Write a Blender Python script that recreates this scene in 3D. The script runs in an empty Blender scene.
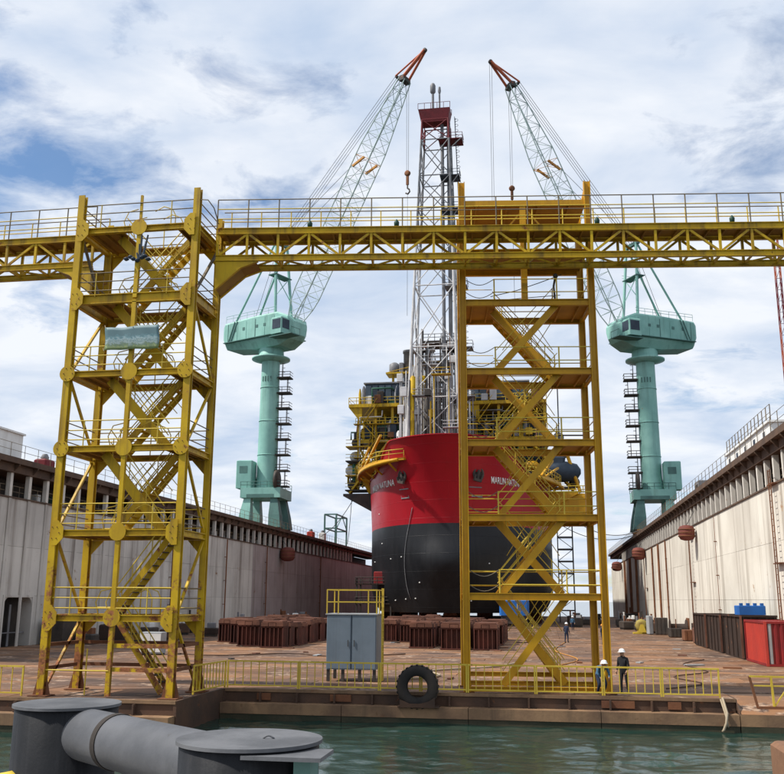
import bpy, math, random
from mathutils import Vector, Matrix, noise as mnoise
R = math.radians
random.seed(7)
scene = bpy.context.scene
col = scene.collection

# ------------------------------------------------------------------ camera
cam_d = bpy.data.cameras.new('camera'); cam = bpy.data.objects.new('camera', cam_d); col.objects.link(cam)
cam_d.sensor_fit = 'HORIZONTAL'; cam_d.sensor_width = 36.0
cam_d.lens = 36.0 * 928.72 / 784.0
cam_d.clip_start = 0.1; cam_d.clip_end = 6000
_Y = Vector((548-392, -(600-387), -928.723)).normalized()
_Z = Vector((416-392, -(-3680-387), -928.723)).normalized()
_X = _Y.cross(_Z)
cam.matrix_world = Matrix((_X.to_tuple()+(0,), _Y.to_tuple()+(0,), _Z.to_tuple()+(3.8,), (0,0,0,1)))
scene.camera = cam

# ------------------------------------------------------------------ sky, sun, exposure
SUN_EL, SUN_AZ = 52.0, -109.0      # azimuth clockwise from +Y: the sun stands to the left, a little behind the viewer
world = bpy.data.worlds.new('World'); scene.world = world; world.use_nodes = True
nt = world.node_tree; nt.nodes.clear()
def wn(t, **k):
    n = nt.nodes.new(t)
    for a, b in k.items(): setattr(n, a, b)
    return n
sky = wn('ShaderNodeTexSky', sky_type='NISHITA', sun_disc=False)
sky.sun_elevation = R(SUN_EL); sky.sun_rotation = R(SUN_AZ); sky.air_density = 1.0; sky.dust_density = 0.4; sky.ozone_density = 2.5
bg1 = wn('ShaderNodeBackground'); bg1.inputs['Strength'].default_value = 0.12
bg2 = wn('ShaderNodeBackground'); bg2.inputs['Strength'].default_value = 1.0
tc = wn('ShaderNodeTexCoord'); sep = wn('ShaderNodeSeparateXYZ')
nt.links.new(tc.outputs['Generated'], sep.inputs[0])
def wmath(op, a, b=None, c=None):
    n = wn('ShaderNodeMath', operation=op)
    for i, s in enumerate((a, b, c)):
        if s is None: continue
        if isinstance(s, (int, float)): n.inputs[i].default_value = s
        else: nt.links.new(s, n.inputs[i])
    return n.outputs[0]
zz = wmath('ADD', wmath('MAXIMUM', sep.outputs[2], 0.0), 0.16)
comb = wn('ShaderNodeCombineXYZ')
nt.links.new(wmath('DIVIDE', sep.outputs[0], zz), comb.inputs[0])
nt.links.new(wmath('DIVIDE', sep.outputs[1], zz), comb.inputs[1])
def wnoise(scale, detail, rough, off, dist=0.0, stretch=(1, 1, 1)):
    m = wn('ShaderNodeMapping'); m.inputs['Location'].default_value = off; m.inputs['Scale'].default_value = stretch
    nt.links.new(comb.outputs[0], m.inputs[0])
    n = wn('ShaderNodeTexNoise'); n.inputs['Scale'].default_value = scale; n.inputs['Detail'].default_value = detail
    n.inputs['Roughness'].default_value = rough; n.inputs['Distortion'].default_value = dist
    nt.links.new(m.outputs[0], n.inputs['Vector']); return n.outputs[0]
SKY_OFF = (3.15, 1.72, 0.0)
big = wnoise(1.15, 3, 0.5, SKY_OFF, 0.3)
wisp = wnoise(4.6, 10, 0.62, (7.3, 2.2, 0.0), 0.35, (1.0, 1.15, 1))
cov = wmath('ADD', wmath('MULTIPLY', big, 0.62), wmath('MULTIPLY', wisp, 0.38))
rampc = wn('ShaderNodeValToRGB'); rampc.color_ramp.elements[0].position = 0.355; rampc.color_ramp.elements[1].position = 0.455
rampc.color_ramp.elements[0].color = (0.12, 0.12, 0.12, 1); rampc.color_ramp.elements[1].color = (0.97, 0.97, 0.97, 1)
nt.links.new(cov, rampc.inputs[0])
shade = wnoise(2.1, 7, 0.55, (1.2, 9.4, 0.0), 0.3, (1.0, 1.2, 1))
rampd = wn('ShaderNodeValToRGB'); rampd.color_ramp.elements[0].position = 0.33; rampd.color_ramp.elements[1].position = 0.62
rampd.color_ramp.elements[0].color = (0.50, 0.60, 0.76, 1); rampd.color_ramp.elements[1].color = (0.83, 0.86, 0.91, 1)
nt.links.new(shade, rampd.inputs[0]); nt.links.new(rampd.outputs[0], bg2.inputs[0])
mixw = wn('ShaderNodeMixShader'); outw = wn('ShaderNodeOutputWorld')
hsv = wn('ShaderNodeHueSaturation'); hsv.inputs['Saturation'].default_value = 1.2; nt.links.new(sky.outputs[0], hsv.inputs['Color']); nt.links.new(hsv.outputs[0], bg1.inputs[0]); nt.links.new(rampc.outputs[0], mixw.inputs[0])
nt.links.new(bg1.outputs[0], mixw.inputs[1]); nt.links.new(bg2.outputs[0], mixw.inputs[2]); nt.links.new(mixw.outputs[0], outw.inputs[0])

sun_d = bpy.data.lights.new('sun', 'SUN'); sun = bpy.data.objects.new('sun', sun_d); col.objects.link(sun)
sun_d.energy = 4.9; sun_d.angle = R(1.5); sun_d.color = (1.0, 0.95, 0.87)
_d = Vector((math.sin(R(SUN_AZ))*math.cos(R(SUN_EL)), math.cos(R(SUN_AZ))*math.cos(R(SUN_EL)), math.sin(R(SUN_EL))))
sun.rotation_euler = _d.to_track_quat('Z', 'Y').to_euler(); sun.location = (-60, -20, 90)

vs = scene.view_settings
vs.view_transform = 'Standard'; vs.look = 'None'; vs.gamma = 1.0; vs.exposure = 0.18; vs.use_curve_mapping = False
scene.render.resolution_x = 1024; scene.render.resolution_y = 1011

# ------------------------------------------------------------------ materials
MATS = {}
def paint(name, c1, c2, rust=0.0, rust_col=(0.16, 0.06, 0.025), rust2=None, scale=0.7, rscale=1.3, rough=0.55, metal=0.0,
          streak=0.0, streak_col=(0.10, 0.075, 0.05), sscale=1.0, bump=0.15, bscale=9.0, lowrust=0.0, spec=0.25, obj_var=0.0, stretch=(1, 1, 0.06), seams=None):
    m = bpy.data.materials.new(name); m.use_nodes = True; MATS[name] = m
    t = m.node_tree; L = t.links.new; N = t.nodes.new
    b = t.nodes['Principled BSDF']; b.inputs['Metallic'].default_value = metal
    b.inputs['Specular IOR Level'].default_value = spec
    geo = N('ShaderNodeNewGeometry'); pos = geo.outputs['Position']
    def noise(sc, det, ro, vec, dist=0.0):
        n = N('ShaderNodeTexNoise'); n.inputs['Scale'].default_value = sc; n.inputs['Detail'].default_value = det
        n.inputs['Roughness'].default_value = ro; n.inputs['Distortion'].default_value = dist; L(vec, n.inputs['Vector']); return n.outputs[0]
    def ramp(s, a, bb):
        r = N('ShaderNodeMapRange'); r.inputs['From Min'].default_value = a; r.inputs['From Max'].default_value = bb
        r.interpolation_type = 'SMOOTHSTEP'; L(s, r.inputs['Value']); return r.outputs[0]
    def mix(f, a, bb):
        x = N('ShaderNodeMix'); x.data_type = 'RGBA'
        if isinstance(f, float): x.inputs['Factor'].default_value = f
        else: L(f, x.inputs['Factor'])
        for s, k in ((a, 'A'), (bb, 'B')):
            i = [q for q in x.inputs if q.name == k and q.type == 'RGBA'][0]
            if isinstance(s, tuple): i.default_value = s + (1,)
            else: L(s, i)
        return [o for o in x.outputs if o.type == 'RGBA'][0]
    def mth(op, a, bb):
        x = N('ShaderNodeMath'); x.operation = op
        for i, s in enumerate((a, bb)):
            if isinstance(s, (int, float)): x.inputs[i].default_value = s
            else: L(s, x.inputs[i])
        return x.outputs[0]
    c = mix(ramp(noise(scale, 6, 0.6, pos), 0.32, 0.68), c1, c2)
    if obj_var:
        oi = N('ShaderNodeObjectInfo'); hs = N('ShaderNodeHueSaturation'); L(c, hs.inputs['Color'])
        L(mth('ADD', 1.0 - obj_var, mth('MULTIPLY', oi.outputs['Random'], 2*obj_var)), hs.inputs['Value']); c = hs.outputs[0]
    rr = None
    if streak:
        mp = N('ShaderNodeMapping'); mp.inputs['Scale'].default_value = stretch; L(pos, mp.inputs[0])
        sn = noise(sscale, 8, 0.68, mp.outputs[0], 0.2)
        c = mix(mth('MULTIPLY', ramp(sn, 0.47, 0.72), streak), c, streak_col)
    if rust or lowrust:
        rn = noise(rscale, 9, 0.7, pos, 0.3)
        if lowrust:
            sx = N('ShaderNodeSeparateXYZ'); L(pos, sx.inputs[0])
            low = ramp(sx.outputs[2], 7.5, -0.3)
            rn = mth('ADD', rn, mth('MULTIPLY', low, lowrust))
        f = ramp(rn, 0.72 - 0.25*rust, 0.80 - 0.22*rust)
        rc = mix(ramp(noise(rscale*5, 4, 0.6, pos), 0.35, 0.65), rust_col, rust2 or tuple(min(1, v*2.1) for v in rust_col))
        c = mix(f, c, rc); rr = f
    L(c, b.inputs['Base Color'])
    rn2 = noise(bscale, 5, 0.6, pos)
    rg = mth('ADD', rough - 0.08, mth('MULTIPLY', rn2, 0.16))
    if rr is not None: rg = mth('MINIMUM', mth('ADD', rg, mth('MULTIPLY', rr, 0.3)), 1.0)
    L(rg, b.inputs['Roughness'])
    if seams:
        sx2 = N('ShaderNodeSeparateXYZ'); L(pos, sx2.inputs[0]); cb = N('ShaderNodeCombineXYZ'); L(sx2.outputs[0], cb.inputs[0]); L(sx2.outputs[2], cb.inputs[1])
        br = N('ShaderNodeTexBrick'); L(cb.outputs[0], br.inputs['Vector']); br.inputs['Scale'].default_value = 1.0; br.inputs['Brick Width'].default_value = seams[0]; br.inputs['Row Height'].default_value = seams[1]; br.inputs['Mortar Size'].default_value = 0.035; br.inputs['Mortar Smooth'].default_value = 0.6
        sb = N('ShaderNodeBump'); sb.inputs['Strength'].default_value = 0.5; sb.inputs['Distance'].default_value = 0.05; L(br.outputs['Fac'], sb.inputs['Height']); L(sb.outputs[0], b.inputs['Normal'])
    if bump:
        bn = N('ShaderNodeBump'); bn.inputs['Strength'].default_value = bump; bn.inputs['Distance'].default_value = 0.02
        L(rn2, bn.inputs['Height']); L(bn.outputs[0], b.inputs['Normal'])
        if seams: L(sb.outputs[0], bn.inputs['Normal'])
    return m

YEL = (0.58, 0.375, 0.010); YEL2 = (0.43, 0.26, 0.012)
paint('yellow', YEL, YEL2, rust=0.5, lowrust=0.155, streak=0.75, streak_col=(0.13, 0.075, 0.025), sscale=2.2, rough=0.5)
paint('yellow_clean', (0.58, 0.31, 0.01), (0.46, 0.235, 0.012), rust=0.24, streak=0.4, streak_col=(0.22, 0.10, 0.02), sscale=2.5, rough=0.48)
paint('yellow_rail', (0.62, 0.46, 0.06), (0.52, 0.36, 0.04), rust=0.42, rscale=3.0, rough=0.5)
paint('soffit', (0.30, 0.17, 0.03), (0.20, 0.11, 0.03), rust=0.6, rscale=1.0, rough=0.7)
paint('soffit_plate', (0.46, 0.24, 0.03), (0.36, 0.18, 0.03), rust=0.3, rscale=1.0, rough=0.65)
paint('rail_grey', (0.13, 0.11, 0.09), (0.20, 0.15, 0.08), rust=0.3, rough=0.6)
paint('wall', (0.70, 0.665, 0.585), (0.58, 0.54, 0.47), rust=0.34, rscale=0.55, rust_col=(0.26, 0.13, 0.06), rust2=(0.42, 0.27, 0.16), streak=0.75, streak_col=(0.20, 0.16, 0.12), sscale=0.75, rough=0.7, scale=0.16, bump=0.3, bscale=2.0, obj_var=0.05, stretch=(1, 1, 0.045))
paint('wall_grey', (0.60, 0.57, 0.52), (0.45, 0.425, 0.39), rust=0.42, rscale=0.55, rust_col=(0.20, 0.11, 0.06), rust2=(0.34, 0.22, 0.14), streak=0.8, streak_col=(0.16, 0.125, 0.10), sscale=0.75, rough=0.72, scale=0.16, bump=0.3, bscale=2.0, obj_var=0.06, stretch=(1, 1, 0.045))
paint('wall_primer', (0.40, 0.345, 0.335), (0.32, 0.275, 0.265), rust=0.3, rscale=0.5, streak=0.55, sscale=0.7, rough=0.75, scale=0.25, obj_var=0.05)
paint('pilaster', (0.66, 0.63, 0.57), (0.55, 0.52, 0.47), rust=0.35, rscale=1.2, rust_col=(0.24, 0.12, 0.06), streak=0.5, rough=0.7)
paint('eave', (0.075, 0.05, 0.038), (0.12, 0.075, 0.05), rust=0.3, rough=0.8)
paint('dark_steel', (0.035, 0.032, 0.030), (0.07, 0.055, 0.045), rust=0.25, rough=0.6)
paint('floor', (0.25, 0.122, 0.055), (0.10, 0.062, 0.045), rust=0.82, rscale=0.55, rust_col=(0.06, 0.04, 0.035), rust2=(0.40, 0.28, 0.20), streak=0.9, streak_col=(0.10, 0.065, 0.05), sscale=0.9, stretch=(0.16, 1.0, 1.0), scale=0.2, rough=0.74, bump=0.8, bscale=4.0, obj_var=0.34)
paint('floor_base', (0.07, 0.045, 0.032), (0.10, 0.06, 0.04), rough=0.85)
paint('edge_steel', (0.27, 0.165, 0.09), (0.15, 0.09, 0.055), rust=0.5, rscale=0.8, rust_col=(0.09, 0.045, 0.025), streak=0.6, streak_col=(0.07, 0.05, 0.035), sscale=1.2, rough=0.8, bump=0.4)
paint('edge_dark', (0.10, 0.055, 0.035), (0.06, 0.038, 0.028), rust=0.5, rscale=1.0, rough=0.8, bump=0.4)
paint('weed', (0.03, 0.035, 0.02), (0.06, 0.05, 0.03), rough=0.6, bump=0.6)
paint('block', (0.11, 0.035, 0.024), (0.06, 0.024, 0.018), rust=0.35, rust_col=(0.04, 0.02, 0.015), rough=0.8, obj_var=0.25)
paint('timber', (0.19, 0.085, 0.055), (0.11, 0.05, 0.035), rust=0.2, rough=0.85, obj_var=0.25)
paint('hull_red', (0.36, 0.008, 0.016), (0.30, 0.007, 0.015), seams=(7.0, 2.6), streak=0.3, streak_col=(0.20, 0.01, 0.012), sscale=0.5, rough=0.38, bump=0.06, bscale=0.8, scale=0.1)
paint('hull_black', (0.007, 0.0075, 0.009), (0.013, 0.0135, 0.016), seams=(7.0, 2.6), streak=0.45, streak_col=(0.03, 0.03, 0.033), sscale=0.5, rough=0.42, bump=0.06, bscale=0.7, scale=0.12)
paint('mint', (0.27, 0.50, 0.44), (0.19, 0.39, 0.345), rust=0.3, rscale=0.5, scale=0.25, streak=0.55, streak_col=(0.11, 0.20, 0.17), sscale=0.9, rough=0.5)
paint('mint_dark', (0.09, 0.19, 0.17), (0.07, 0.14, 0.13), rust=0.25, rough=0.6)
paint('boom_pale', (0.44, 0.53, 0.51), (0.34, 0.44, 0.42), rust=0.25, rough=0.55)
paint('boom_red', (0.44, 0.11, 0.045), (0.36, 0.085, 0.04), rust=0.2, rough=0.55)
paint('boom_orange', (0.50, 0.24, 0.05), (0.42, 0.18, 0.04), rust=0.2, rough=0.55)
paint('tower_white', (0.60, 0.59, 0.59), (0.44, 0.43, 0.43), rust=0.3, rscale=0.5, rough=0.6)
paint('tower_red', (0.17, 0.022, 0.028), (0.12, 0.018, 0.022), rust=0.2, rough=0.6)
paint('pipe_grey', (0.24, 0.24, 0.25), (0.15, 0.15, 0.16), rust=0.3, rough=0.5)
paint('cabinet', (0.16, 0.20, 0.24), (0.13, 0.165, 0.20), rust=0.14, rscale=2.0, streak=0.3, streak_col=(0.09, 0.10, 0.11), sscale=4, rough=0.5)
paint('bollard', (0.017, 0.018, 0.021), (0.011, 0.012, 0.014), spec=0.1, rust=0.3, rscale=9, rust_col=(0.03, 0.027, 0.025), rust2=(0.08, 0.075, 0.07), scale=3.0, rough=0.5, bump=0.08, bscale=40, streak=0.3, streak_col=(0.05, 0.05, 0.055), sscale=9)  # darkened copy of the bollard paint: shade on the drum sides is in the colour
paint('bollard_tube_lit', (0.105, 0.108, 0.118), (0.075, 0.078, 0.086), spec=0.2, rust=0.26, rscale=9, rust_col=(0.05, 0.045, 0.04), scale=4.0, rough=0.5, bump=0.08, bscale=40)  # same paint as the drums, lightened: skylight on the tube painted in
paint('bollard_top_lit', spec=0.12, c1=(0.135, 0.138, 0.147), c2=(0.075, 0.078, 0.085), rust=0.34, rscale=7, rust_col=(0.06, 0.05, 0.045), scale=3.0, rough=0.6, bump=0.1, bscale=40)  # same paint again, lighter: sunlight on the upward faces put into the colour
paint('rubber', (0.022, 0.020, 0.019), (0.045, 0.036, 0.03), rust=0.2, rough=0.85, bump=0.4)
paint('container_red', (0.25, 0.02, 0.02), (0.18, 0.018, 0.02), rust=0.25, rscale=1.2, streak=0.4, streak_col=(0.16, 0.03, 0.025), sscale=2, rough=0.55)
paint('container_red_lit', (0.44, 0.045, 0.03), (0.36, 0.04, 0.03), rust=0.25, rough=0.55)  # brighter copy of the container red: sunlight on its left side painted in
paint('primer_grey', (0.33, 0.34, 0.35), (0.27, 0.28, 0.29), rough=0.7)
paint('bin_brown', (0.045, 0.027, 0.02), (0.03, 0.02, 0.016), rust=0.4, rough=0.75)
paint('blue', (0.02, 0.13, 0.42), (0.02, 0.10, 0.33), rust=0.08, rough=0.5)
paint('white_paint', (0.76, 0.76, 0.74), (0.66, 0.66, 0.64), rust=0.18, rscale=0.8, streak=0.35, streak_col=(0.40, 0.34, 0.28), sscale=1, rough=0.6)
paint('fender', (0.19, 0.055, 0.04), (0.13, 0.04, 0.032), rust=0.3, rough=0.8)
paint('rope', (0.40, 0.33, 0.24), (0.32, 0.26, 0.18), rough=0.9)
paint('wire', (0.06, 0.06, 0.06), (0.09, 0.08, 0.07), rough=0.6, bump=0)
paint('rust', (0.20, 0.085, 0.04), (0.13, 0.055, 0.03), rough=0.85, bump=0.4)
paint('blue_black', (0.025, 0.04, 0.06), (0.04, 0.055, 0.08), rough=0.5)
paint('cooler_blue', (0.07, 0.10, 0.14), (0.045, 0.065, 0.09), rough=0.5)
paint('winch_yellow', (0.34, 0.27, 0.06), (0.22, 0.16, 0.05), rust=0.55, rscale=2.0, rough=0.7)
paint('module_green', (0.04, 0.15, 0.09), (0.05, 0.12, 0.09), rough=0.6)
paint('skin', (0.36, 0.20, 0.13), (0.30, 0.16, 0.10), rough=0.6, bump=0)
paint('denim', (0.07, 0.16, 0.26), (0.05, 0.12, 0.21), scale=6, rough=0.9)
paint('navy', (0.015, 0.022, 0.05), (0.02, 0.03, 0.06), scale=6, rough=0.9)
paint('black_cloth', (0.014, 0.014, 0.017), (0.022, 0.022, 0.025), scale=6, rough=0.9)
paint('red_cloth', (0.30, 0.03, 0.03), (0.24, 0.02, 0.02), scale=6, rough=0.9)
paint('boot', (0.02, 0.017, 0.015), (0.03, 0.025, 0.02), rough=0.8)
paint('helmet_white', (0.80, 0.80, 0.79), (0.76, 0.76, 0.75), rough=0.3, bump=0)
paint('helmet_orange', (0.75, 0.28, 0.03), (0.70, 0.25, 0.03), rough=0.3, bump=0)
paint('wood_post', (0.20, 0.105, 0.06), (0.13, 0.07, 0.045), rough=0.85, bump=0.5, streak=0.6, streak_col=(0.07, 0.04, 0.03), sscale=7)
paint('concrete', (0.33, 0.32, 0.30), (0.27, 0.26, 0.25), rough=0.85, bump=0.4)
paint('lamp_green', (0.015, 0.05, 0.035), (0.02, 0.06, 0.04), rough=0.5)

# printed banner: a washed-out landscape picture
def banner_mat():
    m = bpy.data.materials.new('banner_print'); m.use_nodes = True; MATS['banner_print'] = m
    t = m.node_tree; L = t.links.new; N = t.nodes.new; b = t.nodes['Principled BSDF']; b.inputs['Roughness'].default_value = 0.6
    c = N('ShaderNodeTexCoord'); s = N('ShaderNodeSeparateXYZ'); L(c.outputs['Generated'], s.inputs[0])
    n = N('ShaderNodeTexNoise'); n.inputs['Scale'].default_value = 7; n.inputs['Detail'].default_value = 9; n.inputs['Roughness'].default_value = 0.7; L(c.outputs['Generated'], n.inputs['Vector'])
    a = N('ShaderNodeMath'); a.operation = 'MULTIPLY_ADD'; a.inputs[1].default_value = 0.75; L(n.outputs[0], a.inputs[0]); L(s.outputs[2], a.inputs[2])
    r = N('ShaderNodeValToRGB'); L(a.outputs[0], r.inputs[0])
    e = r.color_ramp.elements; e[0].position = 0.2; e[0].color = (0.20, 0.24, 0.09, 1); e[1].position = 1.0; e[1].color = (0.09, 0.17, 0.19, 1)
    for p, cc in ((0.45, (0.26, 0.32, 0.13, 1)), (0.60, (0.10, 0.16, 0.10, 1)), (0.70, (0.30, 0.38, 0.38, 1)), (0.76, (0.12, 0.20, 0.20, 1)), (0.84, (0.32, 0.42, 0.44, 1)), (0.9, (0.12, 0.24, 0.27, 1))):
        q = e.new(p); q.color = cc
    L(r.outputs[0], b.inputs['Base Color'])
banner_mat()

def water_mat():
    m = bpy.data.materials.new('water'); m.use_nodes = True; MATS['water'] = m
    t = m.node_tree; L = t.links.new; N = t.nodes.new; b = t.nodes['Principled BSDF']
    b.inputs['Base Color'].default_value = (0.012, 0.036, 0.028, 1); b.inputs['Roughness'].default_value = 0.07; b.inputs['IOR'].default_value = 1.33
    g = N('ShaderNodeNewGeometry'); mp = N('ShaderNodeMapping'); mp.inputs['Scale'].default_value = (1.4, 2.0, 1); L(g.outputs['Position'], mp.inputs[0])
    n = N('ShaderNodeTexNoise'); n.inputs['Scale'].default_value = 2.4; n.inputs['Detail'].default_value = 5; n.inputs['Roughness'].default_value = 0.55; L(mp.outputs[0], n.inputs['Vector'])
    bp = N('ShaderNodeBump'); bp.inputs['Strength'].default_value = 0.4; bp.inputs['Distance'].default_value = 0.04; L(n.outputs[0], bp.inputs['Height']); L(bp.outputs[0], b.inputs['Normal'])
water_mat()

# ------------------------------------------------------------------ mesh helpers
class MB:
    def __init__(s): s.v = []; s.f = []; s.m = []; s.s = []
    def add(s, vs_, fs, mi=0, sm=False):
        o = len(s.v); s.v += [tuple(p) for p in vs_]
        for f in fs: s.f.append(tuple(i+o for i in f)); s.m.append(mi); s.s.append(sm)
        return s
    def box(s, x0, x1, y0, y1, z0, z1, mi=0):
        return s.add([(x0,y0,z0),(x1,y0,z0),(x1,y1,z0),(x0,y1,z0),(x0,y0,z1),(x1,y0,z1),(x1,y1,z1),(x0,y1,z1)],
                     [(3,2,1,0),(4,5,6,7),(0,1,5,4),(1,2,6,5),(2,3,7,6),(3,0,4,7)], mi)
    def bbox(s, x0, x1, y0, y1, z0, z1, b, mi=0):      # box with chamfered vertical edges and chamfered top
        def ring(i, z): return [(x0+i+b,y0+i,z),(x1-i-b,y0+i,z),(x1-i,y0+i+b,z),(x1-i,y1-i-b,z),(x1-i-b,y1-i,z),(x0+i+b,y1-i,z),(x0+i,y1-i-b,z),(x0+i,y0+i+b,z)]
        vs_ = ring(0, z0) + ring(0, z1-b) + ring(b, z1)
        fs = [tuple(range(7,-1,-1)), tuple(range(16,24))]
        for k in (0, 8):
            for i in range(8): j = (i+1) % 8; fs.append((k+i, k+j, k+8+j, k+8+i))
        return s.add(vs_, fs, mi)
    def frame(s, p, q, up):
        p, q = Vector(p), Vector(q); d = (q-p).normalized(); u = Vector(up)
        if abs(d.dot(u)) > 0.98: u = Vector((0, 1, 0)) if abs(d.y) < 0.9 else Vector((1, 0, 0))
        x = d.cross(u).normalized(); return p, q, d, x, x.cross(d).normalized()
    def bar(s, p, q, w, h=None, up=(0,0,1), mi=0):
        h = w if h is None else h
        p, q, d, x, u = s.frame(p, q, up); a, b = x*w/2, u*h/2
        return s.add([p-a-b,p+a-b,p+a+b,p-a+b,q-a-b,q+a-b,q+a+b,q-a+b], [(3,2,1,0),(4,5,6,7),(0,1,5,4),(1,2,6,5),(2,3,7,6),(3,0,4,7)][::1], mi)
    def ibeam(s, p, q, w, h, up=(0,0,1), t=0.04, mi=0):
        p, q, d, x, u = s.frame(p, q, up)
        pr = [(-w/2,-h/2),(w/2,-h/2),(w/2,-h/2+t),(t/2,-h/2+t),(t/2,h/2-t),(w/2,h/2-t),(w/2,h/2),(-w/2,h/2),(-w/2,h/2-t),(-t/2,h/2-t),(-t/2,-h/2+t),(-w/2,-h/2+t)]
        n = 12; vs_ = [p+x*a+u*b for a, b in pr] + [q+x*a+u*b for a, b in pr]
        fs = [(i, (i+1) % n, n+(i+1) % n, n+i) for i in range(n)] + [(0,11,2,1),(11,10,3,2),(10,9,4,3),(9,8,5,4),(8,7,6,5)] + [tuple(n+k for k in f) for f in ((0,1,2,11),(11,2,3,10),(10,3,4,9),(9,4,5,8),(8,5,6,7))]
        return s.add(vs_, fs, mi)
    def tube(s, p, q, r, n=8, r2=None, mi=0, caps=True):
        r2 = r if r2 is None else r2
        p, q, d, x, u = s.frame(p, q, (0,0,1)); vs_ = []
        for c, rr in ((p, r), (q, r2)):
            for i in range(n): a = 2*math.pi*i/n; vs_.append(c + x*math.cos(a)*rr + u*math.sin(a)*rr)
        s.add(vs_, [(i, (i+1) % n, n+(i+1) % n, n+i) for i in range(n)], mi, True)
        if caps:
            s.add(vs_[:n], [tuple(range(n-1,-1,-1))], mi); s.add(vs_[n:], [tuple(range(n))], mi)
        return s
    def path(s, pts, r, n=6, closed=False, mi=0):
        pts = [Vector(p) for p in pts]; m = len(pts); vs_ = []; px = None
        for k in range(m):
            if closed: d = pts[(k+1) % m]-pts[k-1]
            else: d = pts[min(k+1, m-1)]-pts[max(k-1, 0)]
            d.normalize()
            u = Vector((0,0,1)) if abs(d.z) < 0.95 else Vector((0,1,0))
            x = d.cross(u).normalized() if px is None else (px - d*px.dot(d)).normalized()
            px = x; y = x.cross(d)
            for i in range(n): a = 2*math.pi*i/n; vs_.append(pts[k]+x*math.cos(a)*r+y*math.sin(a)*r)
        fs = []
        for k in range(m if closed else m-1):
            k2 = (k+1) % m
            for i in range(n): fs.append((k*n+i, k*n+(i+1) % n, k2*n+(i+1) % n, k2*n+i))
        if not closed: fs += [tuple(range(n-1,-1,-1)), tuple((m-1)*n+i for i in range(n))]
        return s.add(vs_, fs, mi, True)
    def lathe(s, prof, c=(0,0,0), n=24, mi=0, sm=True, axis='z'):
        vs_ = []
        for r, z in prof:
            for i in range(n):
                a = 2*math.pi*i/n; p = (r*math.cos(a), r*math.sin(a), z)
                if axis == 'x': p = (p[2], p[0], p[1])
                if axis == 'y': p = (p[1], p[2], p[0])
                vs_.append((c[0]+p[0], c[1]+p[1], c[2]+p[2]))
        fs = [(k*n+i, k*n+(i+1) % n, (k+1)*n+(i+1) % n, (k+1)*n+i) for k in range(len(prof)-1) for i in range(n)]
        s.add(vs_, fs, mi, sm)
        s.add(vs_[:n], [tuple(range(n-1,-1,-1))], mi); s.add(vs_[-n:], [tuple(range(n))], mi); return s
    def prism(s, poly, a, b, axis='y', mi=0):            # polygon in the plane across axis, pulled from a to b
        def P(u, v, w): return {'y': (u, w, v), 'x': (w, u, v), 'z': (u, v, w)}[axis]
        n = len(poly); vs_ = [P(u, v, a) for u, v in poly] + [P(u, v, b) for u, v in poly]
        return s.add(vs_, [tuple(range(n)), tuple(range(2*n-1, n-1, -1))] + [((i+1) % n, i, n+i, n+(i+1) % n) for i in range(n)], mi)
    def xf(s, M):
        s.v = [tuple(M @ Vector(p)) for p in s.v]; return s

def obj(name, mb, mats, parent=None, fix=True):
    me = bpy.data.meshes.new(name); me.from_pydata(mb.v, [], mb.f)
    if isinstance(mats, str): mats = [mats]
    for k in mats: me.materials.append(MATS[k])
    me.polygons.foreach_set('material_index', mb.m); me.polygons.foreach_set('use_smooth', mb.s); me.update()
    o = bpy.data.objects.new(name, me); col.objects.link(o)
    if parent: o.parent = parent
    return o
def tag(o, label, cat, group=None):
    o['label'] = label; o['category'] = cat
    if group: o['group'] = group
    return o
def thing(name, label, cat, loc=(0,0,0), rz=0.0, group=None):
    o = bpy.data.objects.new(name, None); col.objects.link(o); o.empty_display_size = 0.5
    o.location = loc; o.rotation_euler = (0, 0, rz); return tag(o, label, cat, group)
def structure(o, label=None):
    o['kind'] = 'structure'
    if label: o['label'] = label
    return o
def copy_tree(o, parent=None):
    c = o.copy(); col.objects.link(c)
    if parent: c.parent = parent
    for ch in list(o.children): copy_tree(ch, c)
    return c

# ------------------------------------------------------------------ water
WZ = -1.15
def water():
    b = MB(); xs = [-1500, -300, -80] + [-34 + i*0.22 for i in range(0, 250)] + [60, 300, 1500]
    ys = [-300, -40, 4] + [8 + i*0.16 for i in range(0, 205)] + [300, 900, 3000]
    rnd = random.Random(3); ws = [(rnd.uniform(0.6, 3.2), rnd.uniform(0, 6.28), rnd.uniform(-0.9, 0.9)) for _ in range(14)]
    for y in ys:
        for x in xs:
            z = 0
            if -34 <= x <= 21 and 8 <= y <= 41:
                for k, ph, an in ws: z += 0.008/k*math.sin(k*(y*math.cos(an)+x*math.sin(an)*0.8)+ph)
                z += 0.050*mnoise.noise((x*0.85, y*1.25, 2.0)) + 0.030*mnoise.noise((x*2.0, y*2.7, 8.0)) + 0.03*mnoise.noise((x*.3, y*.4, 5.0))
            b.v.append((x, y, WZ+z))
    n = len(xs)
    for j in range(len(ys)-1):
        for i in range(n-1): b.f.append((j*n+i, j*n+i+1, (j+1)*n+i+1, (j+1)*n+i)); b.m.append(0); b.s.append(True)
    structure(obj('water', b, 'water'), 'dark green rippled harbour water')
water()

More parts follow.
